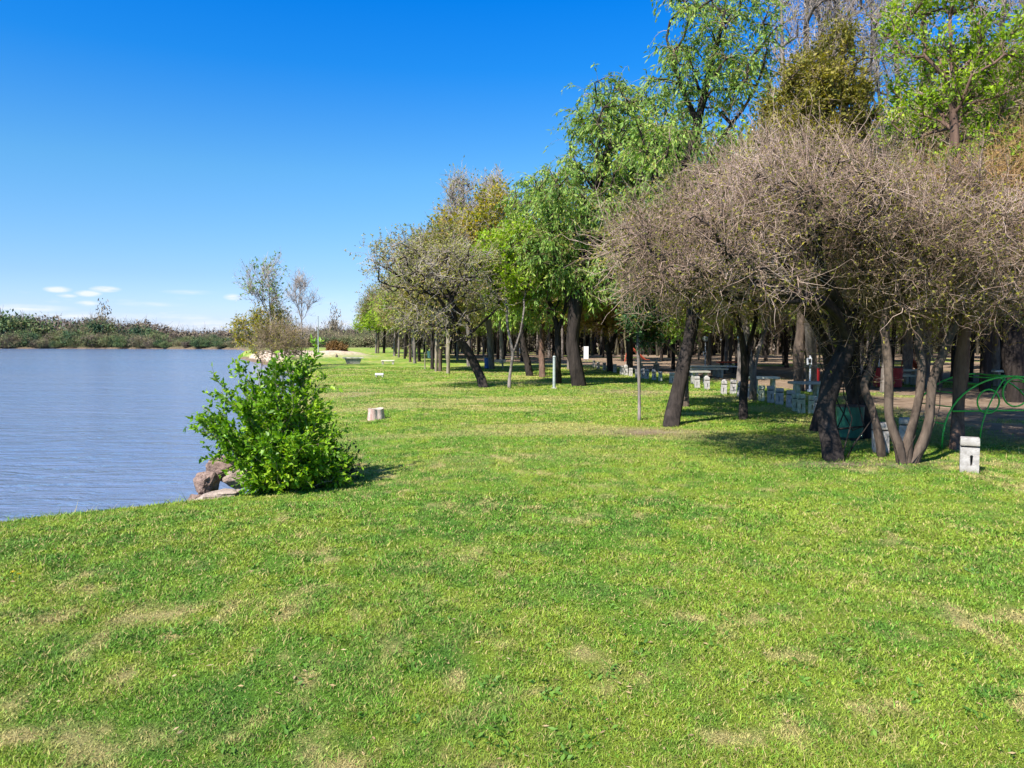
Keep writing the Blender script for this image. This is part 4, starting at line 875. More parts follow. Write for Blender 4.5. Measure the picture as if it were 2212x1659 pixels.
for i, (x, y) in enumerate(spots):
    k = kinds[wr.randrange(len(kinds))]; s = wr.uniform(0.75, 1.1); z = float(height(x, y))
    if y < 45: s *= 0.85
    if x > 12 and y > 40: s *= 0.95
    w_ = s * wr.uniform(0.8, 1.15)
    wt = place_variant(k, 'woodland_tree', (x, y, z), wr.uniform(0, 6.28), (w_, w_, s), KL[k], 'tree', {'wood_a': 'dark slim trees of the wood', 'wood_b': 'brown barked trees of the wood', 'wood_c': 'bare trees of the wood', 'wood_d': 'grey barked trees of the wood', 'green_a': 'green trees of the wood', 'green_b': 'yellow green trees of the wood', 'pale_a': 'pale barked trees of the wood'}[k])
    px_ = CX + F * x / y; wood_items.append((wt, KN[k], next(t for m, t in LM if px_ < m) + (', near' if y < 52 else ', midway' if y < 78 else ', deep'), px_))
relabel(wood_items)

def leaf_mass(name, pts, ln, wd, per, spread, mat, seed, twigs=0, tr=0.02, tl=1.0, trunks=None, twmat=None):
    rng = np.random.default_rng(seed); g = Geo(); n = len(pts)
    C = np.repeat(pts[:, :3], per, 0) + rng.normal(size=(n * per, 3)) * np.repeat(pts[:, 3:4], per, 0) * np.array([1, 1, .8])
    C[:, 2] = np.maximum(C[:, 2], np.repeat(pts[:, 4], per))
    g.add(*leaf_geo(C, rng.normal(size=C.shape), ln, wd, rng, 1.0, 0.1))
    if twigs:
        k = rng.integers(0, n, twigs); B = pts[k, :3] + rng.normal(size=(twigs, 3)) * pts[k, 3:4]; B[:, 2] = np.maximum(B[:, 2], pts[k, 4])
        g.add(*twig_geo(curves(B, np.array([[0, 0, .7]]) + 0 * B, tl * rng.uniform(.4, 1.4, twigs), 3, rng, 0.7, 0, 0.3), tr, rng))
    if trunks is not None: g.add(*tubes(*trunks, 5))
    return g.mesh(name, mat)
# far belt of wood closing the view behind the trees: too dense to count
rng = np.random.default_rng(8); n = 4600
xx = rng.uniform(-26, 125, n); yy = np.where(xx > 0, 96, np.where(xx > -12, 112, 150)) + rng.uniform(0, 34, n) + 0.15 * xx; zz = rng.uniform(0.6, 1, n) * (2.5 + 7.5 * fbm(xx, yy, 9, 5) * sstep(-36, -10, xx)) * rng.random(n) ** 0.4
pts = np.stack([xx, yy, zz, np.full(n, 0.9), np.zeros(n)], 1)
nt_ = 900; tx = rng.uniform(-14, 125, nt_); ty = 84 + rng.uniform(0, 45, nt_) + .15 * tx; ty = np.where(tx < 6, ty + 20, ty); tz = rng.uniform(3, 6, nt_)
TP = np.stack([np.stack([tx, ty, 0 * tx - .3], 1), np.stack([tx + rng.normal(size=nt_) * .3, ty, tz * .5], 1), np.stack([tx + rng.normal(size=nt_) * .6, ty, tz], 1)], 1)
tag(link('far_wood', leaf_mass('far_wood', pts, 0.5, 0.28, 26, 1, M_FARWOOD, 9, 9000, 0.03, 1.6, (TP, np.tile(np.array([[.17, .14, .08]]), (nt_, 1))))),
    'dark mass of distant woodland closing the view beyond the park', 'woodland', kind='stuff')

# ------------------------------------------------------------------ far bank scrub
def shrub_variant(key, seed, mat, twm, n, tw, h=1.0, spire=False):
    rng = np.random.default_rng(seed); k = 26
    a = rng.uniform(0, 6.28, k); rad = rng.random(k) ** .5 * 0.75; z = rng.uniform(0.12, 0.85, k) * (1 - 0.35 * rad)
    if spire: rad *= 0.45 * (1 - z * .6); z = rng.uniform(0.1, 1.1, k)
    pts = np.stack([rad * np.cos(a), rad * np.sin(a), z, np.full(k, 0.14), np.full(k, 0.01)], 1)
    me1 = leaf_mass('foliage', pts, 0.10, 0.06, n // k, 1, mat, seed + 1)
    g = Geo(); P = curves(np.stack([rng.normal(size=tw) * .15, rng.normal(size=tw) * .15, np.zeros(tw)], 1), np.tile([0, 0, .8], (tw, 1)) + 0.0, rng.uniform(.5, 1.05, tw), 5, rng, 0.45, 0, .15); g.add(*twig_geo(P, 0.012, rng))
    B, D = on_curves(P, tw * 12, rng, .35); P2 = curves(B, D, rng.uniform(.1, .35, tw * 12), 3, rng, .6, 0, .2); g.add(*twig_geo(P2, 0.006, rng))
    VAR[key] = [('stems', g.mesh('stems', twm)), ('foliage', me1)]
shrub_variant('dark', 61, M_SCRUB, M_SCRUBB, 2600, 30)
shrub_variant('mixed', 62, M_SCRUB, M_SCRUBB, 1300, 70)
shrub_variant('brown', 63, M_SCRUBB, M_SCRUBB, 1200, 110)
shrub_variant('golden', 64, M_GOLD, M_SCRUBB, 2200, 40)
shrub_variant('spire', 65, M_REED, M_REED, 700, 60, spire=True)
sr = random.Random(12); scrub_items = []
SLM = [(60, 'at the left edge of the far bank'), (140, 'left of the feathery tree'), (200, 'just left of the feathery tree'), (260, 'under the feathery tree'), (330, 'right of the feathery tree'), (400, 'where the far scrub gets lower'), (480, 'on the low part of the far bank'), (570, 'across from the thin saplings'), (640, 'behind the thin saplings'), (720, 'beyond the tall thin pole'), (800, 'beyond the tapered bench'), (9999, 'behind the light green trees')]
SKN = {'dark': 'dark green bush', 'mixed': 'olive brown bush', 'brown': 'bare purplish bush'}
def shrub(key, px, Y, h, wr_, label, group, name='scrub_tree'):
    x = (px - CX) / F * Y; z = float(height(x, Y)); z = max(z, WATER_Z + 0.1) - 0.1
    return place_variant(key, name, (x, Y, z), sr.uniform(0, 6.28), (h * wr_, h * wr_, h), label, 'shrub' if h < 4 else 'tree', group)
KEYL = {'dark': 'dark green bushy tree in the scrub line of the far bank', 'mixed': 'olive brown half-bare bush in the scrub line of the far bank', 'brown': 'bare purplish bush in the scrub line of the far bank', 'golden': 'yellow green bush in the scrub line of the far bank', 'spire': 'upright pointed bush in the scrub line of the far bank'}
def shoreY(px):
    # distance to the far shoreline along a line of sight
    for Y in np.arange(120, 420, 1.0):
        x = (px - CX) / F * Y
        if Y > 190 and float(bank_s(x, Y)) > -0.3: return Y
    return 300
px = -260
while px < 560:
    Ys = shoreY(px); t_ = np.interp(px, [-260, 0, 150, 240, 330, 400, 560], [62, 62, 50, 46, 42, 22, 20])
    t_ *= 0.80 + 0.30 * math.sin(px * .037 + 1) * math.sin(px * .011) + 0.12 * math.sin(px * .13)
    for rowi in range(3):
        Y = Ys - 0.5 + rowi * 8 + sr.uniform(0, 3); hpx = t_ * [0.5, 0.75, 1.0][rowi] * sr.uniform(0.55, 1.2)
        k = sr.choice(['brown', 'brown', 'mixed', 'dark'] if rowi == 0 else ['dark', 'mixed', 'dark', 'brown'] if px < 160 else ['mixed', 'brown', 'dark', 'mixed'])
        o_ = shrub(k, px + sr.uniform(-8, 8), Y, max(2.0, hpx / F * Y + 0.8), sr.uniform(0.75, 1.05) * (1.2 if t_ < 30 else 1), KEYL[k], {'dark': 'dark green trees on the far bank', 'mixed': 'olive bushes on the far bank', 'brown': 'bare bushes on the far bank'}[k])
        scrub_items.append((o_, SKN[k], next(t for m, t in SLM if px < m) + [', front row', ', middle row', ', back row'][rowi], px))
    px += sr.uniform(13, 20)
shrub('spire', 222, 268, 11.8, 0.6, 'pale feathery upright tree standing highest in the far bank scrub', None, 'feathery_tree')
shrub('dark', 205, 262, 9, 0.9, 'broad dark tree beneath the pale feathery one on the far bank', None)
shrub('dark', 62, 262, 10.5, 1.0, 'big blue green tree at the left part of the far bank', None)
shrub('dark', 15, 265, 12, 0.9, 'tallest dark tree at the left edge of the far bank', None)
px = 560
while px < 900:
    for rowi in range(3):
        Y = np.interp(px, [560, 640, 900], [238, 205, 190]) + rowi * 14 + sr.uniform(0, 8)
        hpx = np.interp(px, [560, 640, 700, 900], [22, 26, 24, 30]) * [0.5, .85, 1.0][rowi] * sr.uniform(.8, 1.15)
        k = sr.choice(['brown', 'brown', 'mixed'])
        o_ = shrub(k, px, Y, hpx / F * Y + 2.2, sr.uniform(.8, 1.2), KEYL[k].replace('scrub line of the far bank', 'low scrub beyond the far end of the lawn'), {'mixed': 'olive bushes beyond the lawn', 'brown': 'bare bushes beyond the lawn'}[k], 'scrub_bush')
        scrub_items.append((o_, SKN[k], next(t for m, t in SLM if px < m) + [', front row', ', middle row', ', back row'][rowi], px))
    px += sr.uniform(13, 19)
shrub('spire', 722, 232, 9.5, 0.5, 'small spiky dark tree poking above the low scrub beyond the lawn', None, 'spiky_tree')
relabel(scrub_items)
# filler scrub behind both
rng = np.random.default_rng(18); n = 2600
pxs = rng.uniform(-400, 1000, n); Y = rng.uniform(268, 330, n); x = (pxs - CX) / F * Y
hp = np.interp(pxs, [-400, 0, 150, 320, 400, 600, 1000], [56, 56, 44, 36, 17, 19, 24]) * (0.7 + .5 * fbm(pxs, Y, 40, 3)); zt = hp / F * Y + 1.0
pts = np.stack([x, Y, zt * rng.random(n) ** .6, np.full(n, 1.1), np.full(n, 0.2)], 1)
tag(link('far_scrub', leaf_mass('far_scrub', pts, 1.1, 0.6, 16, 1, M_SCRUBB, 19, 12000, 0.06, 2.6)), 'low brownish scrub stretching to the horizon behind the far bank', 'scrub', kind='stuff')

# --- slender trees on the bank beyond the leafy bush
hero('golden_bush', 'spreading yellow green bush on the bank, left of the thin saplings', 'shrub',
     [[(566, 789), (560, 760, 56), (550, 720, 56)], [(560, 760, 56), (600, 710, 56)]], [E(545, 712, 56, 42, 1.5, 22), E(585, 695, 56, 40, 1.5, 35), E(525, 730, 56, 20, 1.0, 14), E(610, 720, 56, 34, 1.3, 25)],
     170, 0.09, M_BARK, c_leafy(1300, 7500, M_GOLD, 0.17, 0.09, M_TWIGG, 0.8, 0.012, 0.4), 71, 0.5, 0.3, 0.4, base=None)
hero('sapling_tree', 'tall thin tree with sparse bluish green leaf tufts against the sky, above the leafy bush', 'tree',
     [[(587, 791), (588, 740, 54), (586, 680, 54), (584, 620, 54), (580, 580, 54)], [(586, 690, 54), (560, 640, 54), (540, 600, 54)], [(588, 700, 54), (612, 650, 54), (625, 640, 54)]],
     [E(548, 615, 54, 24, 1.4, 30), E(583, 600, 54, 22, 1.2, 28), E(570, 640, 54, 34, 1.4, 22), E(612, 630, 54, 12, .8, 12), E(600, 590, 54, 10, .8, 22)],
     75, 0.075, M_GREYBARK, c_bare(420, 700, M_TWIGG, 1.0, 0.5, 0.012, 0.009, 1.2, leaves=(520, M_WILLOW2, 0.20, 0.12)), 72, 0.6, 0.12, 3)
hero('bare_sapling', 'leafless sapling with upright twigs right of the thin leafy tree on the bank', 'tree',
     [[(651, 792), (652, 740, 53), (651, 690, 53), (649, 640, 53)], [(651, 690, 53), (640, 650, 53), (636, 615, 53)], [(651, 700, 53), (664, 670, 53), (668, 640, 53)], [(651, 720, 53), (628, 700, 53), (620, 665, 53)]],
     [E(640, 640, 53, 14, 1, 24), E(652, 625, 53, 12, 1, 24), E(666, 650, 53, 12, 1, 18), E(645, 725, 53, 30, 1.2, 16)],
     55, 0.06, M_GREYBARK, c_bare(420, 800, M_TWIGG, 0.9, 0.4, 0.012, 0.009, 1.2), 73, 0.6, 0.12, 2)
hero('brown_thicket', 'brown leafless thicket at the foot of the thin trees on the bank', 'shrub',
     [[(612, 795), (612, 760, 50), (606, 720, 50)], [(618, 793, 50), (628, 750, 50), (632, 710, 50)], [(606, 793, 50), (588, 750, 50), (575, 730, 50)]],
     [E(600, 735, 50, 48, 1.4, 34), E(630, 750, 50, 30, 1.2, 28), E(580, 760, 50, 30, 1.0, 22)], 120, 0.05, M_BARK, c_bare(900, 1700, M_TWIG2, 0.9, 0.4, 0.010, 0.008, .5, leaves=(900, M_OLIVE, .14, .08)), 74, 0.5, 0.3, 0.1)
hero('rust_shrub', 'small round rust brown tree beside the sandy mound', 'shrub', [[(727, 770), (727, 758, 84), (729, 750, 84)]], [E(725, 751, 84, 18, .9, 9), E(738, 755, 84, 10, .6, 6)],
     90, 0.10, M_BARK, c_leafy(900, 3600, leafmat('rust_leaves', [(0.10, 0.06, 0.02), (0.22, 0.13, 0.04)], .2), .2, .12, M_TWIGO, .5, .014), 75, 0.4, 0.2, 0.5)

build_weeds()
def dandelion(px, py, label):
    b = gbase(px, py); o = empty('dandelion', b, label, 'flower', 'dandelions in the lawn'); rng = np.random.default_rng(int(px))
    MB().cyl((0, 0, 0), (0, 0, .05), .002, n=6).build('stem', M_DGREEN, o)
    a = np.linspace(0, 12.56, 26); g = Geo(); g.add(*leaf_geo(np.zeros((26, 3)) + np.array([0, 0, .05]), np.stack([np.cos(a), np.sin(a), .25 + .3 * (a > 6.28)], 1), .018, .006, rng, .05, 0))
    link('flower_head', g.mesh('flower_head', leafmat('dandelion_yellow', [(.6, .45, .01), (.8, .62, .02)], .2)), o)
dandelion(28, 1250, 'yellow dandelion left of another one near the left edge of the lawn'); dandelion(42, 1254, 'yellow dandelion right of another one near the left edge of the lawn')

# ------------------------------------------------------------------ the leafy bush and rocks on the bank corner
def build_bush():
    rng = np.random.default_rng(91); base = np.array([-2.92, 9.75, 0.0]); base[2] = float(height(base[0], base[1])) - 0.05
    t = empty('leafy_bush', base, 'big bright green leafy bush with pale stems on the corner of the river bank', 'shrub')
    ends = [(425, 915, 9.6), (460, 890, 9.9), (490, 830, 9.8), (470, 950, 9.4), (520, 790, 10), (560, 790, 9.9), (600, 770, 10.1), (620, 760, 9.8), (650, 765, 10), (670, 800, 9.9), (590, 830, 9.5), (640, 850, 9.5),
            (540, 870, 9.4), (500, 920, 9.3), (560, 940, 9.2), (620, 930, 9.2), (680, 880, 9.8), (700, 920, 9.9), (720, 950, 10.0), (660, 960, 9.3), (520, 990, 9.2), (580, 1000, 9.1), (640, 1000, 9.2), (545, 820, 10.3), (600, 880, 10.4), (680, 840, 10.2), (530, 1030, 9.15), (712, 925, 9.9), (722, 975, 9.8), (725, 1005, 9.6), (690, 1010, 9.4), (700, 870, 10.0), (620, 1020, 9.3), (480, 900, 10.1), (585, 800, 10.2), (640, 800, 10.3)]
    B, D, L, Pm = [], [], [], []
    K = 9
    for i, e in enumerate(ends * 3):
        q = At(e[0], 1045 - (1045 - e[1]) * .90, e[2]) - base + rng.normal(size=3) * (0.0 if i < len(ends) else 0.13)
        s0 = np.array([rng.normal() * 0.12 + 0.12 * q[0], rng.normal() * 0.10, 0.0]); tt = np.linspace(0, 1, K)[:, None]
        ctl = s0 + np.array([q[0] * 0.22, q[1] * .2, q[2] * 0.62])
        P = (1 - tt) ** 2 * s0 + 2 * tt * (1 - tt) * ctl + tt ** 2 * q; P[1:-1] += rng.normal(size=(K - 2, 3)) * 0.012; Pm.append(P)
    Pm = np.array(Pm); g = Geo(); g.add(*tubes(Pm, np.linspace(1, .3, K)[None] * (0.011 * rng.uniform(.6, 1.3, len(Pm)))[:, None], 6))
    n2 = 1900; B2, D2 = on_curves(Pm, n2, rng, 0.12); P2 = curves(B2, D2 + np.array([0, 0, .15]), rng.uniform(.10, .34, n2), 5, rng, .55, 0, .15); g.add(*twig_geo(P2, .004, rng))
    link('stems', g.mesh('stems', bark('bush_stems', (.10, .10, .05), (.30, .27, .15)), True), t)
    gl = Geo()
    C, Dd = on_curves(P2, 23000, rng, 0.1); V = leaf_geo(C, Dd, 0.072, 0.040, rng, .75, .25, .3); gl.add(*V)
    C, Dd = on_curves(Pm, 1600, rng, 0.45); gl.add(*leaf_geo(C, Dd, 0.095, 0.05, rng, .8, .1, .3))
    link('foliage', gl.mesh('foliage', M_BUSH), t)
    # the dead twiggy part at the foot, its own plant
    b2 = np.array([-2.56, 10.1, 0.0]); b2[2] = float(height(b2[0], b2[1])) - .03
    t2 = empty('twiggy_shrub', b2, 'low half-dead twiggy shrub with dull leaves at the right foot of the leafy bush', 'shrub')
    n = 170; P = curves(np.stack([rng.normal(size=n) * .16, rng.normal(size=n) * .14, np.zeros(n)], 1), np.tile([0.15, 0, .8], (n, 1)), rng.uniform(.25, .60, n), 7, rng, .5, 0, .16)
    g = Geo(); g.add(*twig_geo(P, .006, rng, 4)); B2, D2 = on_curves(P, 1300, rng, .15); P2 = curves(B2, D2, rng.uniform(.06, .22, 1300), 4, rng, .6, 0, .2); g.add(*twig_geo(P2, .0028, rng))
    link('stems', g.mesh('stems', M_TWIG), t2)
    gl = Geo(); C, Dd = on_curves(P2, 3000, rng, .2); gl.add(*leaf_geo(C, Dd, .05, .028, rng, .9, .1)); link('foliage', gl.mesh('foliage', M_DEEP), t2)
build_bush()
def rock(name, c, d, rz, mat, label, seed, group=None, tilt=0):
    bm = bmesh.new(); bmesh.ops.create_icosphere(bm, subdivisions=4, radius=1.0); rng = np.random.default_rng(seed)
    pl = rng.normal(size=(11, 3)); pl /= np.linalg.norm(pl, axis=1, keepdims=True); off = rng.uniform(.62, .86, 11)
    for v in bm.verts:
        p = np.array(v.co)
        for q, o_ in zip(pl, off):
            e = p @ q - o_
            if e > 0: p = p - q * e * 0.93
        p = p * (1 + 0.26 * (float(fbm(p[0] * 2 + p[2], p[1] * 2 - p[2] * 1.7, .7, seed, 4)) - .5) * 2)
        v.co = p * np.array(d)
    me = bpy.data.meshes.new(name); bm.to_mesh(me); bm.free(); me.materials.append(mat)
    o = link(name, me, None, [float(v) for v in c]); o.rotation_euler = (0, tilt, rz); tag(o, label, 'rock', group); return o
rock('boulder', At(446, 1034, 9.75) + np.array([0, 0, -.07]), (.18, .22, .18), .3, M_ROCK, 'pinkish brown block of rock sticking out furthest over the water', 3, tilt=.2)
rock('boulder', At(478, 1008, 10.2) + np.array([0, 0, -.03]), (.24, .25, .17), 1.1, M_ROCK, 'larger cracked brown boulder behind, half under the leafy bush', 5, tilt=-.3)
rock('boulder', At(512, 1024, 9.9) + np.array([0, 0, -.05]), (.17, .2, .13), 2.0, M_ROCK2, 'small pale boulder beneath the left leaves of the bush', 6)
rock('flat_rock', At(468, 1060, 9.35) + np.array([0, 0, -.06]), (.32, .18, .06), .1, M_ROCK2, 'long flat pale rock lying at the edge of the grass', 8, tilt=-.16)
rock('boulder', At(440, 1062, 9.6) + np.array([0, 0, -.22]), (.25, .25, .2), 2.6, M_ROCK, 'dark shaded rock low on the bank below the block', 9)

# ------------------------------------------------------------------ concrete posts
ORD = ['nearest', 'second', 'third', 'fourth', 'fifth', 'sixth', 'seventh', 'eighth', 'ninth', 'tenth', 'eleventh', 'twelfth', 'thirteenth', 'fourteenth', 'fifteenth', 'sixteenth', 'seventeenth', 'eighteenth', 'nineteenth', 'twentieth', 'twenty-first', 'twenty-second', 'twenty-third', 'twenty-fourth', 'twenty-fifth', 'twenty-sixth', 'twenty-seventh', 'twenty-eighth', 'twenty-ninth', 'thirtieth', 'thirty-first', 'thirty-second']
def post_body_mesh(w=.225, d=.20, h=.335, sx=.02, mat=M_CONC, seed=0):
    """shaft with a keyhole shaped slot sunk into the face and a real groove under the cap"""
    bm = bmesh.new(); k = 24
    slot = []
    for i in range(k):
        a = 2 * math.pi * i / k
        c, s_ = math.cos(a), math.sin(a)
        wd = .018 if s_ > 0 else .012
        slot.append((sx + c * wd * (1 if s_ > -.7 else .7), h * .50 + (s_ * .018 + (.052 if s_ > 0 else -.062))))
    outer = []
    for i in range(k):
        a = 2 * math.pi * i / k; c, s_ = math.cos(a), math.sin(a); m = max(abs(c), abs(s_))
        outer.append((c / m * w / 2, h / 2 + s_ / m * h / 2))
    fo = [bm.verts.new((p[0], -d / 2, p[1])) for p in outer]; fi = [bm.verts.new((p[0], -d / 2, p[1])) for p in slot]; bi = [bm.verts.new((p[0], d * .32, p[1])) for p in slot]
    bo = [bm.verts.new((p[0], d / 2, p[1])) for p in outer]
    for i in range(k):
        j = (i + 1) % k
        bm.faces.new([fo[i], fo[j], fi[j], fi[i]]); bm.faces.new([fi[i], fi[j], bi[j], bi[i]]); bm.faces.new([fo[j], fo[i], bo[i], bo[j]])
    bm.faces.new(bi); bm.faces.new(bo[::-1]); bmesh.ops.recalc_face_normals(bm, faces=bm.faces)
    me = bpy.data.meshes.new('shaft'); bm.to_mesh(me); bm.free(); me.materials.append(mat); return me
def cap_mesh(w=.235, d=.21, h=.105, mat=M_CONC, dome=False):
    mb = MB(); mb.box((0, 0, h / 2), (w, d, h), bev=.012, taper=.96)
    if dome: mb.ball((0, 0, h * 1.02), w * .42, 3, (1, .95, .55))
    o = mb.build('cap', mat); me = o.data; bpy.data.objects.remove(o); return me
def neck_mesh(mat):
    mb = MB(); mb.box((0, 0, 0), (.17, .15, .03)); o = mb.build('groove', mat); me = o.data; bpy.data.objects.remove(o); return me
PB = [post_body_mesh(), post_body_mesh(sx=0.0, mat=M_CONCD, w=.215), post_body_mesh(sx=-.02, w=.23)]
PC = [cap_mesh(), cap_mesh(mat=M_CONCD), cap_mesh(dome=True)]; PN = neck_mesh(M_DARK)
posts = [(2093, 1019, 0, 0), (1957, 962, 0, 0), (1902, 977, 2, 0), (1820, 922, 1, 1), (1768, 900, 0, 0), (1753, 893, 1, 1), (1731, 892, 1, 1), (1720, 888, 1, 1), (1706, 880, 0, 0), (1683, 874, 2, 0), (1665, 870, 0, 0), (1645, 866, 1, 1), (1622, 860, 0, 0), (1598, 858, 0, 2), (1583, 852, 0, 0), (1563, 852, 2, 2), (1527, 842, 0, 2), (1506, 838, 2, 0),
         (1451, 828, 0, 0), (1426, 823, 1, 0), (1413, 821, 0, 2), (1397, 819, 0, 0), (1389, 818, 2, 0), (1376, 816, 0, 0), (1362, 813, 0, 0), (1352, 811, 2, 2), (1343, 809, 0, 0), (1328, 805, 0, 0), (1318, 803, 0, 0), (1306, 800, 0, 0), (1292, 797, 2, 0), (1283, 793, 0, 0)]
pr = random.Random(3)
for i, (px, py, bi, ci) in enumerate(posts):
    b = gbase(px, py); mossy = bi == 1
    look = 'mossy green grey' if mossy else 'dome topped white' if ci == 2 else 'whitewashed'
    lab = 'large whitewashed concrete post with keyhole slot, standing alone nearest at the right' if i == 0 else \
          f'{look} concrete post, {ORD[i]} from the near end of the long post row' if i < len(posts) - 1 else 'whitewashed concrete post at the far end of the post row'
    o = empty('concrete_post', b, lab, 'post', 'low concrete posts in a row at the edge of the lawn', pr.uniform(-.15, .15) - math.atan(b[0] / b[1]) * .8 if i else -math.atan(b[0] / b[1]) + .05)
    s = 1.0 if i == 0 else pr.uniform(.95, 1.06); o.scale = (s, s, s * (1.02 if i < 3 else pr.uniform(.92, 1.02)))
    if i > 2: o.scale[0] *= .82; o.scale[1] *= .82
    if i: o.rotation_euler[1] = pr.uniform(-.04, .04)
    link('shaft', PB[bi], o); n_ = link('groove', PN, o, (0, 0, .345)); link('cap', PC[ci], o, (0, 0, .358))

# ------------------------------------------------------------------ lamps
def lamp(px, py, top, label, globe=True, r=.035):
    b = gbase(px, py); Y = b[1]; H = At(px, top, Y)[2] - b[2]; gr = .17
    o = empty('park_lamp', b, label, 'lamp', 'globe lamps among the picnic trees')
    MB().cyl((0, 0, 0), (0, 0, H - gr * 1.8), r, r * .85, 14).cyl((0, 0, 0), (0, 0, .08), .085, .075, 14).build('pole', M_WHITE, o)
    MB().cyl((0, 0, H - gr * 2.1), (0, 0, H - gr * 1.75), .06, .09, 14).build('collar', M_DARK, o)
    MB().ball((0, 0, H - gr), gr, 3).build('globe', M_GLOBE, o, True)
    bx = MB().box((-.07, -.08, H * .48), (.16, .10, .24), bev=.012).build('meter_box', M_WHITE, o)
    MB().box((-.07, -.134, H * .49), (.10, .006, .14)).build('panel', M_DARK, bx)
lamp(1749, 846, 709, 'white globe lamp on a white pole, largest and nearest, left of the gnarled black trunk')
lamp(1599, 817, 722, 'white globe lamp pole just behind the shaded dark trunk')
lamp(1523, 799, 726, 'slim white globe lamp between the leaning willow and the red table, farthest left')
lamp(1898, 808, 700, 'white globe lamp pole behind the red bins right of the gnarled trunk')

# ------------------------------------------------------------------ picnic furniture
def table(px, py, L, W_, H, mt, ml, label, rz=0, group=None, name='picnic_table', seatm=None, bench=True):
    b = gbase(px, py); o = empty(name, b, label, 'picnic table', group, rz)
    q = MB().box((0, 0, H), (L, W_, .07), bev=.012).build('table_top', mt, o); 
    for s in (-1, 1):
        MB().box((s * L * .32, 0, H / 2 - .02), (.12, W_ * .55, H - .04), taper=.85, bev=.01).build('leg', ml, o)
        if bench:
            MB().box((0, s * (W_ / 2 + .28), .40), (L * .95, .28, .06), bev=.01).build('bench', seatm or mt, o)
            for k in (-1, 1): MB().box((k * L * .32, s * (W_ / 2 + .28), .18), (.10, .20, .38)).build('bench_leg', ml, o)
table(1510, 829, .8, .5, .50, M_CONCP, M_CONCP, 'small grey concrete table just behind the post row, right of the leaning willow', .1, 'concrete picnic tables', bench=False)
table(1524, 814, 1.9, .6, .52, M_SLAB, M_CONCP, 'long pale concrete table below the slim lamp', 0.05, 'concrete picnic tables')
table(1650, 851, .9, .6, .55, M_SLAB, M_CONCD, 'white concrete table between the posts in front of the brown trunks', -.05, 'concrete picnic tables', bench=False)
table(1742, 872, .9, .6, .60, M_CONCP, M_CONCD, 'grey green concrete table at the foot of the nearest lamp', 0, 'concrete picnic tables', bench=False)
table(1574, 807, 1.25, .6, .62, M_ORANGE, M_DARK, 'red topped picnic table behind the concrete posts', 0, None, seatm=M_WHITE)
table(1072, 795, 1.3, .5, .50, M_SLAB, M_CONCP, 'white concrete table beside the blue bin', 0, 'concrete picnic tables')
table(1946, 832, 1.6, .6, .60, M_SLAB, M_CONCP, 'concrete table at the far right of the red bins', 0, 'concrete picnic tables')
table(2180, 835, 1.5, .6, .60, M_SLAB, M_CONCP, 'concrete table seen through the green climbing frame', 0, 'concrete picnic tables')
table(1400, 800, 1.5, .6, .55, M_SLAB, M_CONCP, 'concrete table behind the far posts, left of the leaning willow', 0, 'concrete picnic tables')

def bench(px, py, L, D, H, mt, label, rz, solid_=True):
    b = gbase(px, py); o = empty('concrete_bench', b, label, 'bench', None, rz)
    MB().box((0, 0, H - .04), (L, D, .09), bev=.012).build('seat', mt, o)
    if solid_: MB().box((0, 0, (H - .085) / 2), (L * .62, D * .6, H - .085), taper=1.32).build('base', M_CONCP, o)
    else:
        for s in (-1, 1): MB().box((s * L * .38, 0, (H - .085) / 2), (L * .14, D * .8, H - .085)).build('leg', M_CONCP, o)
bench(763, 786, 1.55, .8, .50, M_SLAB, 'pale concrete bench with a solid tapered base beside the sandy mound', .25)
bench(838, 787, 1.0, .5, .32, M_SLAB, 'low pale concrete bench on the lawn right of the tapered one', .1, False)
bench(820, 815, .40, .25, .19, M_WHITE, 'tiny low white concrete seat on two legs, alone on the lawn', 0, False)

def stump():
    b = gbase(811, 906); o = empty('tree_stump', b, 'cut tree stump with a pale top and torn reddish side, alone on the lawn', 'stump')
    n = 40; rng = np.random.default_rng(3); rings = [(-.05, 1.12), (.03, 1.08), (.12, 1.0), (.20, .98), (.255, .97)]
    V = []
    for z, s in rings:
        for i in range(n):
            a = 2 * math.pi * i / n; r = .185 * s * (1 + .07 * math.sin(3 * a + 1) + .04 * math.sin(7 * a) + .02 * rng.normal())
            if 4.6 < a < 6.0: r *= 1 - .16 * math.sin((a - 4.6) / 1.4 * math.pi) * (0.5 + z * 2)
            V.append((r * math.cos(a), r * math.sin(a), z + (.02 * math.sin(2 * a) if z > .2 else 0)))
    i = np.arange(len(rings) - 1)[:, None] * n; j = np.arange(n)[None]; j2 = (j + 1) % n
    Q = np.stack([i + j, i + j2, i + n + j2, i + n + j], -1).reshape(-1, 4)
    link('bark', make_mesh('bark', np.array(V), [Q], M_STUMP), o)
    T = np.array(V[-n:]); T2 = T * np.array([.98, .98, 1]) + np.array([0, 0, .004]); top = np.concatenate([T2, [[0, 0, .262]]]); F_ = np.stack([np.arange(n), (np.arange(n) + 1) % n, np.full(n, n)], 1)
    link('cut_face', make_mesh('cut_face', top, [F_], M_STUMPTOP), o)
stump()

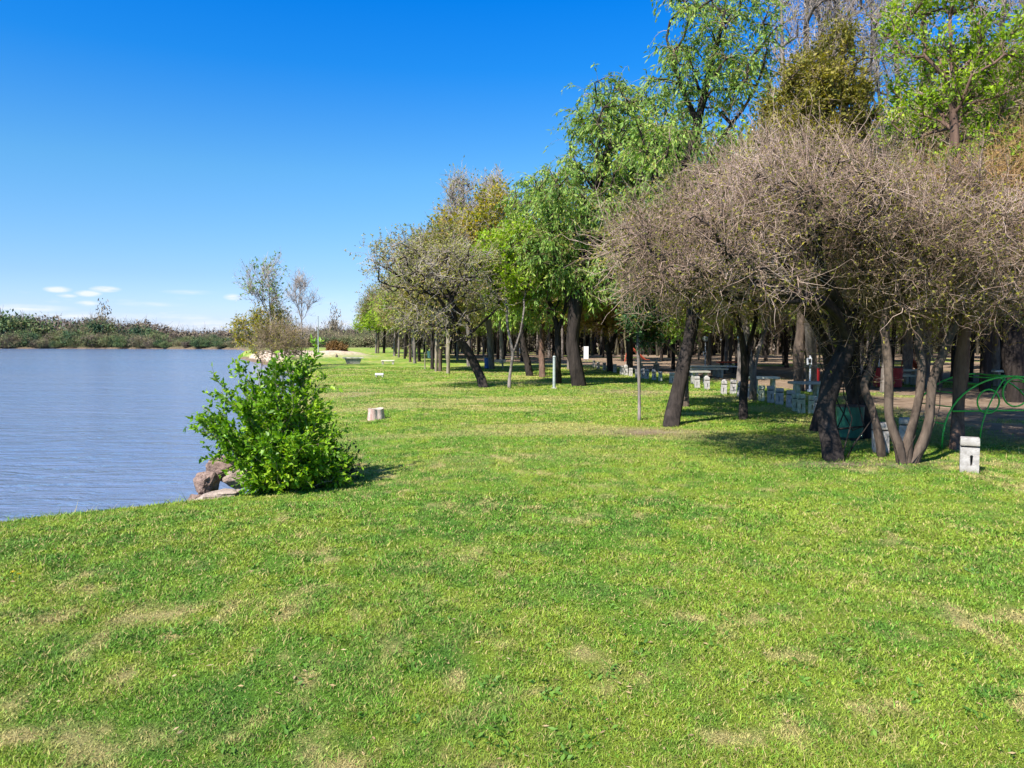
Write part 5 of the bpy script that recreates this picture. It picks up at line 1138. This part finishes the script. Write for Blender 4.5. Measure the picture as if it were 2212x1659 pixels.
# ------------------------------------------------------------------ bins, red things, poles
def barrel_bin(px, py, mat, label, h=.85, r=.28, lidm=None, cat='bin', group=None):
    b = gbase(px, py); o = empty('litter_bin', b, label, cat, group)
    MB().cyl((0, 0, .06), (0, 0, h), r * .92, r, 20).build('drum', mat, o)
    mb = MB(); 
    for z in (h,): mb.cyl((0, 0, z - .012), (0, 0, z + .012), r * 1.04, r * 1.04, 20)
    mb.build('rim', lidm or M_DARK, o)
    MB().cyl((0, 0, 0), (0, 0, .08), r * .7, r * .8, 16).build('foot', M_DARK, o)
barrel_bin(1905, 838, M_RED, 'red drum litter bin left of the thin trunk, beside another red one', .78, .33, group='red litter bins')
barrel_bin(1934, 839, M_RED, 'red drum litter bin right of the thin trunk, its lower part black', .78, .25, group='red litter bins')
barrel_bin(1758, 836, M_RED, 'red drum litter bin just behind the nearest globe lamp', .75, .22, group='red litter bins')
barrel_bin(1054, 797, M_BLUE, 'blue litter bin in the shade behind the twisted bare tree', .72, .24, M_DGREEN)
barrel_bin(929, 774, M_MINT, 'small mint green drum far back in the riverside row of trunks', .75, .28)
barrel_bin(1835, 950, M_DGREEN, 'dark bluish green drum in the shade behind the gnarled trunk', .62, .24)

def slide(px, py, label, s=1.0, mat=M_ORANGE):
    b = gbase(px, py); o = empty('playground_slide', b, label, 'slide', None, .3); o.scale = (s, s, s)
    mb = MB(); 
    for y in (-.25, .25):
        mb.cyl((0, y, 0), (.35, y, 1.7), .035, .035, 8); mb.cyl((.55, y, 0), (.40, y, 1.7), .035, .035, 8)
    for k in range(5): mb.cyl((.03 + .065 * k, -.25, .2 + .3 * k), (.03 + .065 * k, .25, .2 + .3 * k), .02, .02, 6)
    mb.build('ladder', mat, o)
    MB().prism([(.38, 1.35), (.55, 1.38), (1.9, .25), (2.3, .22), (2.3, .18), (1.85, .2), (.5, 1.30), (.38, 1.30)], -.24, .24).build('chute', mat, o)
slide(1948, 826, 'faded red playground slide far back among the trunks right of the red bins', .75)
slide(1352, 782, 'faded red playground slide far back behind the far concrete posts', .9)

def board(px, py, w, h, leg, mat, label, name='sign_board'):
    b = gbase(px, py); o = empty(name, b, label, 'sign')
    MB().box((0, 0, leg + h / 2), (w, .05, h), bev=.008).build('panel', mat, o)
    for s in (-1, 1): MB().cyl((s * w * .35, .045, 0), (s * w * .35, .045, leg + h * .9), .025, .025, 8).build('leg', M_GALV, o)
board(1266, 779, .42, 1.1, .15, M_WHITE, 'tall blank white board standing between dark trunks at the back')
board(1130, 772, .8, .6, .35, M_WHITE, 'low blank white board far back between black trunks')

def pole(px, py, top, r, mat, label, name='metal_pole'):
    b = gbase(px, py); Y = b[1]; H = At(px, top, Y)[2] - b[2]; o = empty(name, b, label, 'pole')
    MB().cyl((0, 0, 0), (0, 0, H), r, r * .9, 12).build('shaft', mat, o); MB().cyl((0, 0, H), (0, 0, H + r * .8), r * 1.2, r * .6, 12).build('cap', mat, o)
    MB().cyl((0, 0, 0), (0, 0, .03), r * 2, r * 1.6, 12).build('base', M_CONCP, o)
pole(1197, 839, 771, .055, M_GALV, 'short grey green metal pole beside a slim black trunk on the lawn')
pole(688, 768, 683, .05, M_GALV, 'tall thin pale pole rising above the scrub beyond the leafy bush')
pole(918, 797, 762, .04, M_PALEBARK, 'short pale stake left of the riverside trunks', 'wooden_stake')

# ------------------------------------------------------------------ green climbing frame at the right edge
def climber():
    b = gbase(2140, 958); o = empty('climbing_frame', b, 'green arched steel climbing frame at the right edge behind the nearest post', 'climbing frame', None, .12)
    w, hgt = 1.25, 1.2; t = np.linspace(0, np.pi, 25)
    def arch(y, hh=hgt, ww=w): return np.stack([-np.cos(t) * ww, 0 * t + y, np.sin(t) ** .8 * hh], 1)
    for y in (-.45, .45): MB().tube(arch(y), .015).build('arch', M_GREEN, o, True)
    for k in range(2, 23, 2):
        p = arch(-.45)[k]; q = arch(.45)[k]; MB().cyl(p, q, .010, n=8).build('rung', M_GREEN, o, True)
    for s in (-1, 1):                                          # curved side braces and rings
        tt = np.linspace(0, 1, 14)[:, None]; a = np.array([s * .55, -.45, 0]); c = np.array([s * .75, -.6, .5]); e = np.array([s * .15, -.45, 1.17])
        MB().tube((1 - tt) ** 2 * a + 2 * tt * (1 - tt) * c + tt ** 2 * e, .012).build('brace', M_GREEN, o, True)
    for cx, cz, rr_ in ((.05, .93, .24), (.55, .72, .22), (-.45, .78, .2)):
        u = np.linspace(0, 2 * np.pi, 25); MB().tube(np.stack([cx + rr_ * np.cos(u), 0 * u - .47, cz + rr_ * np.sin(u)], 1), .014).build('ring', M_GREEN, o, True)
    MB().cyl((-w * .86, -.45, .62), (w * .86, -.45, .62), .014, n=8).build('crossbar', M_GREEN, o, True)
climber()
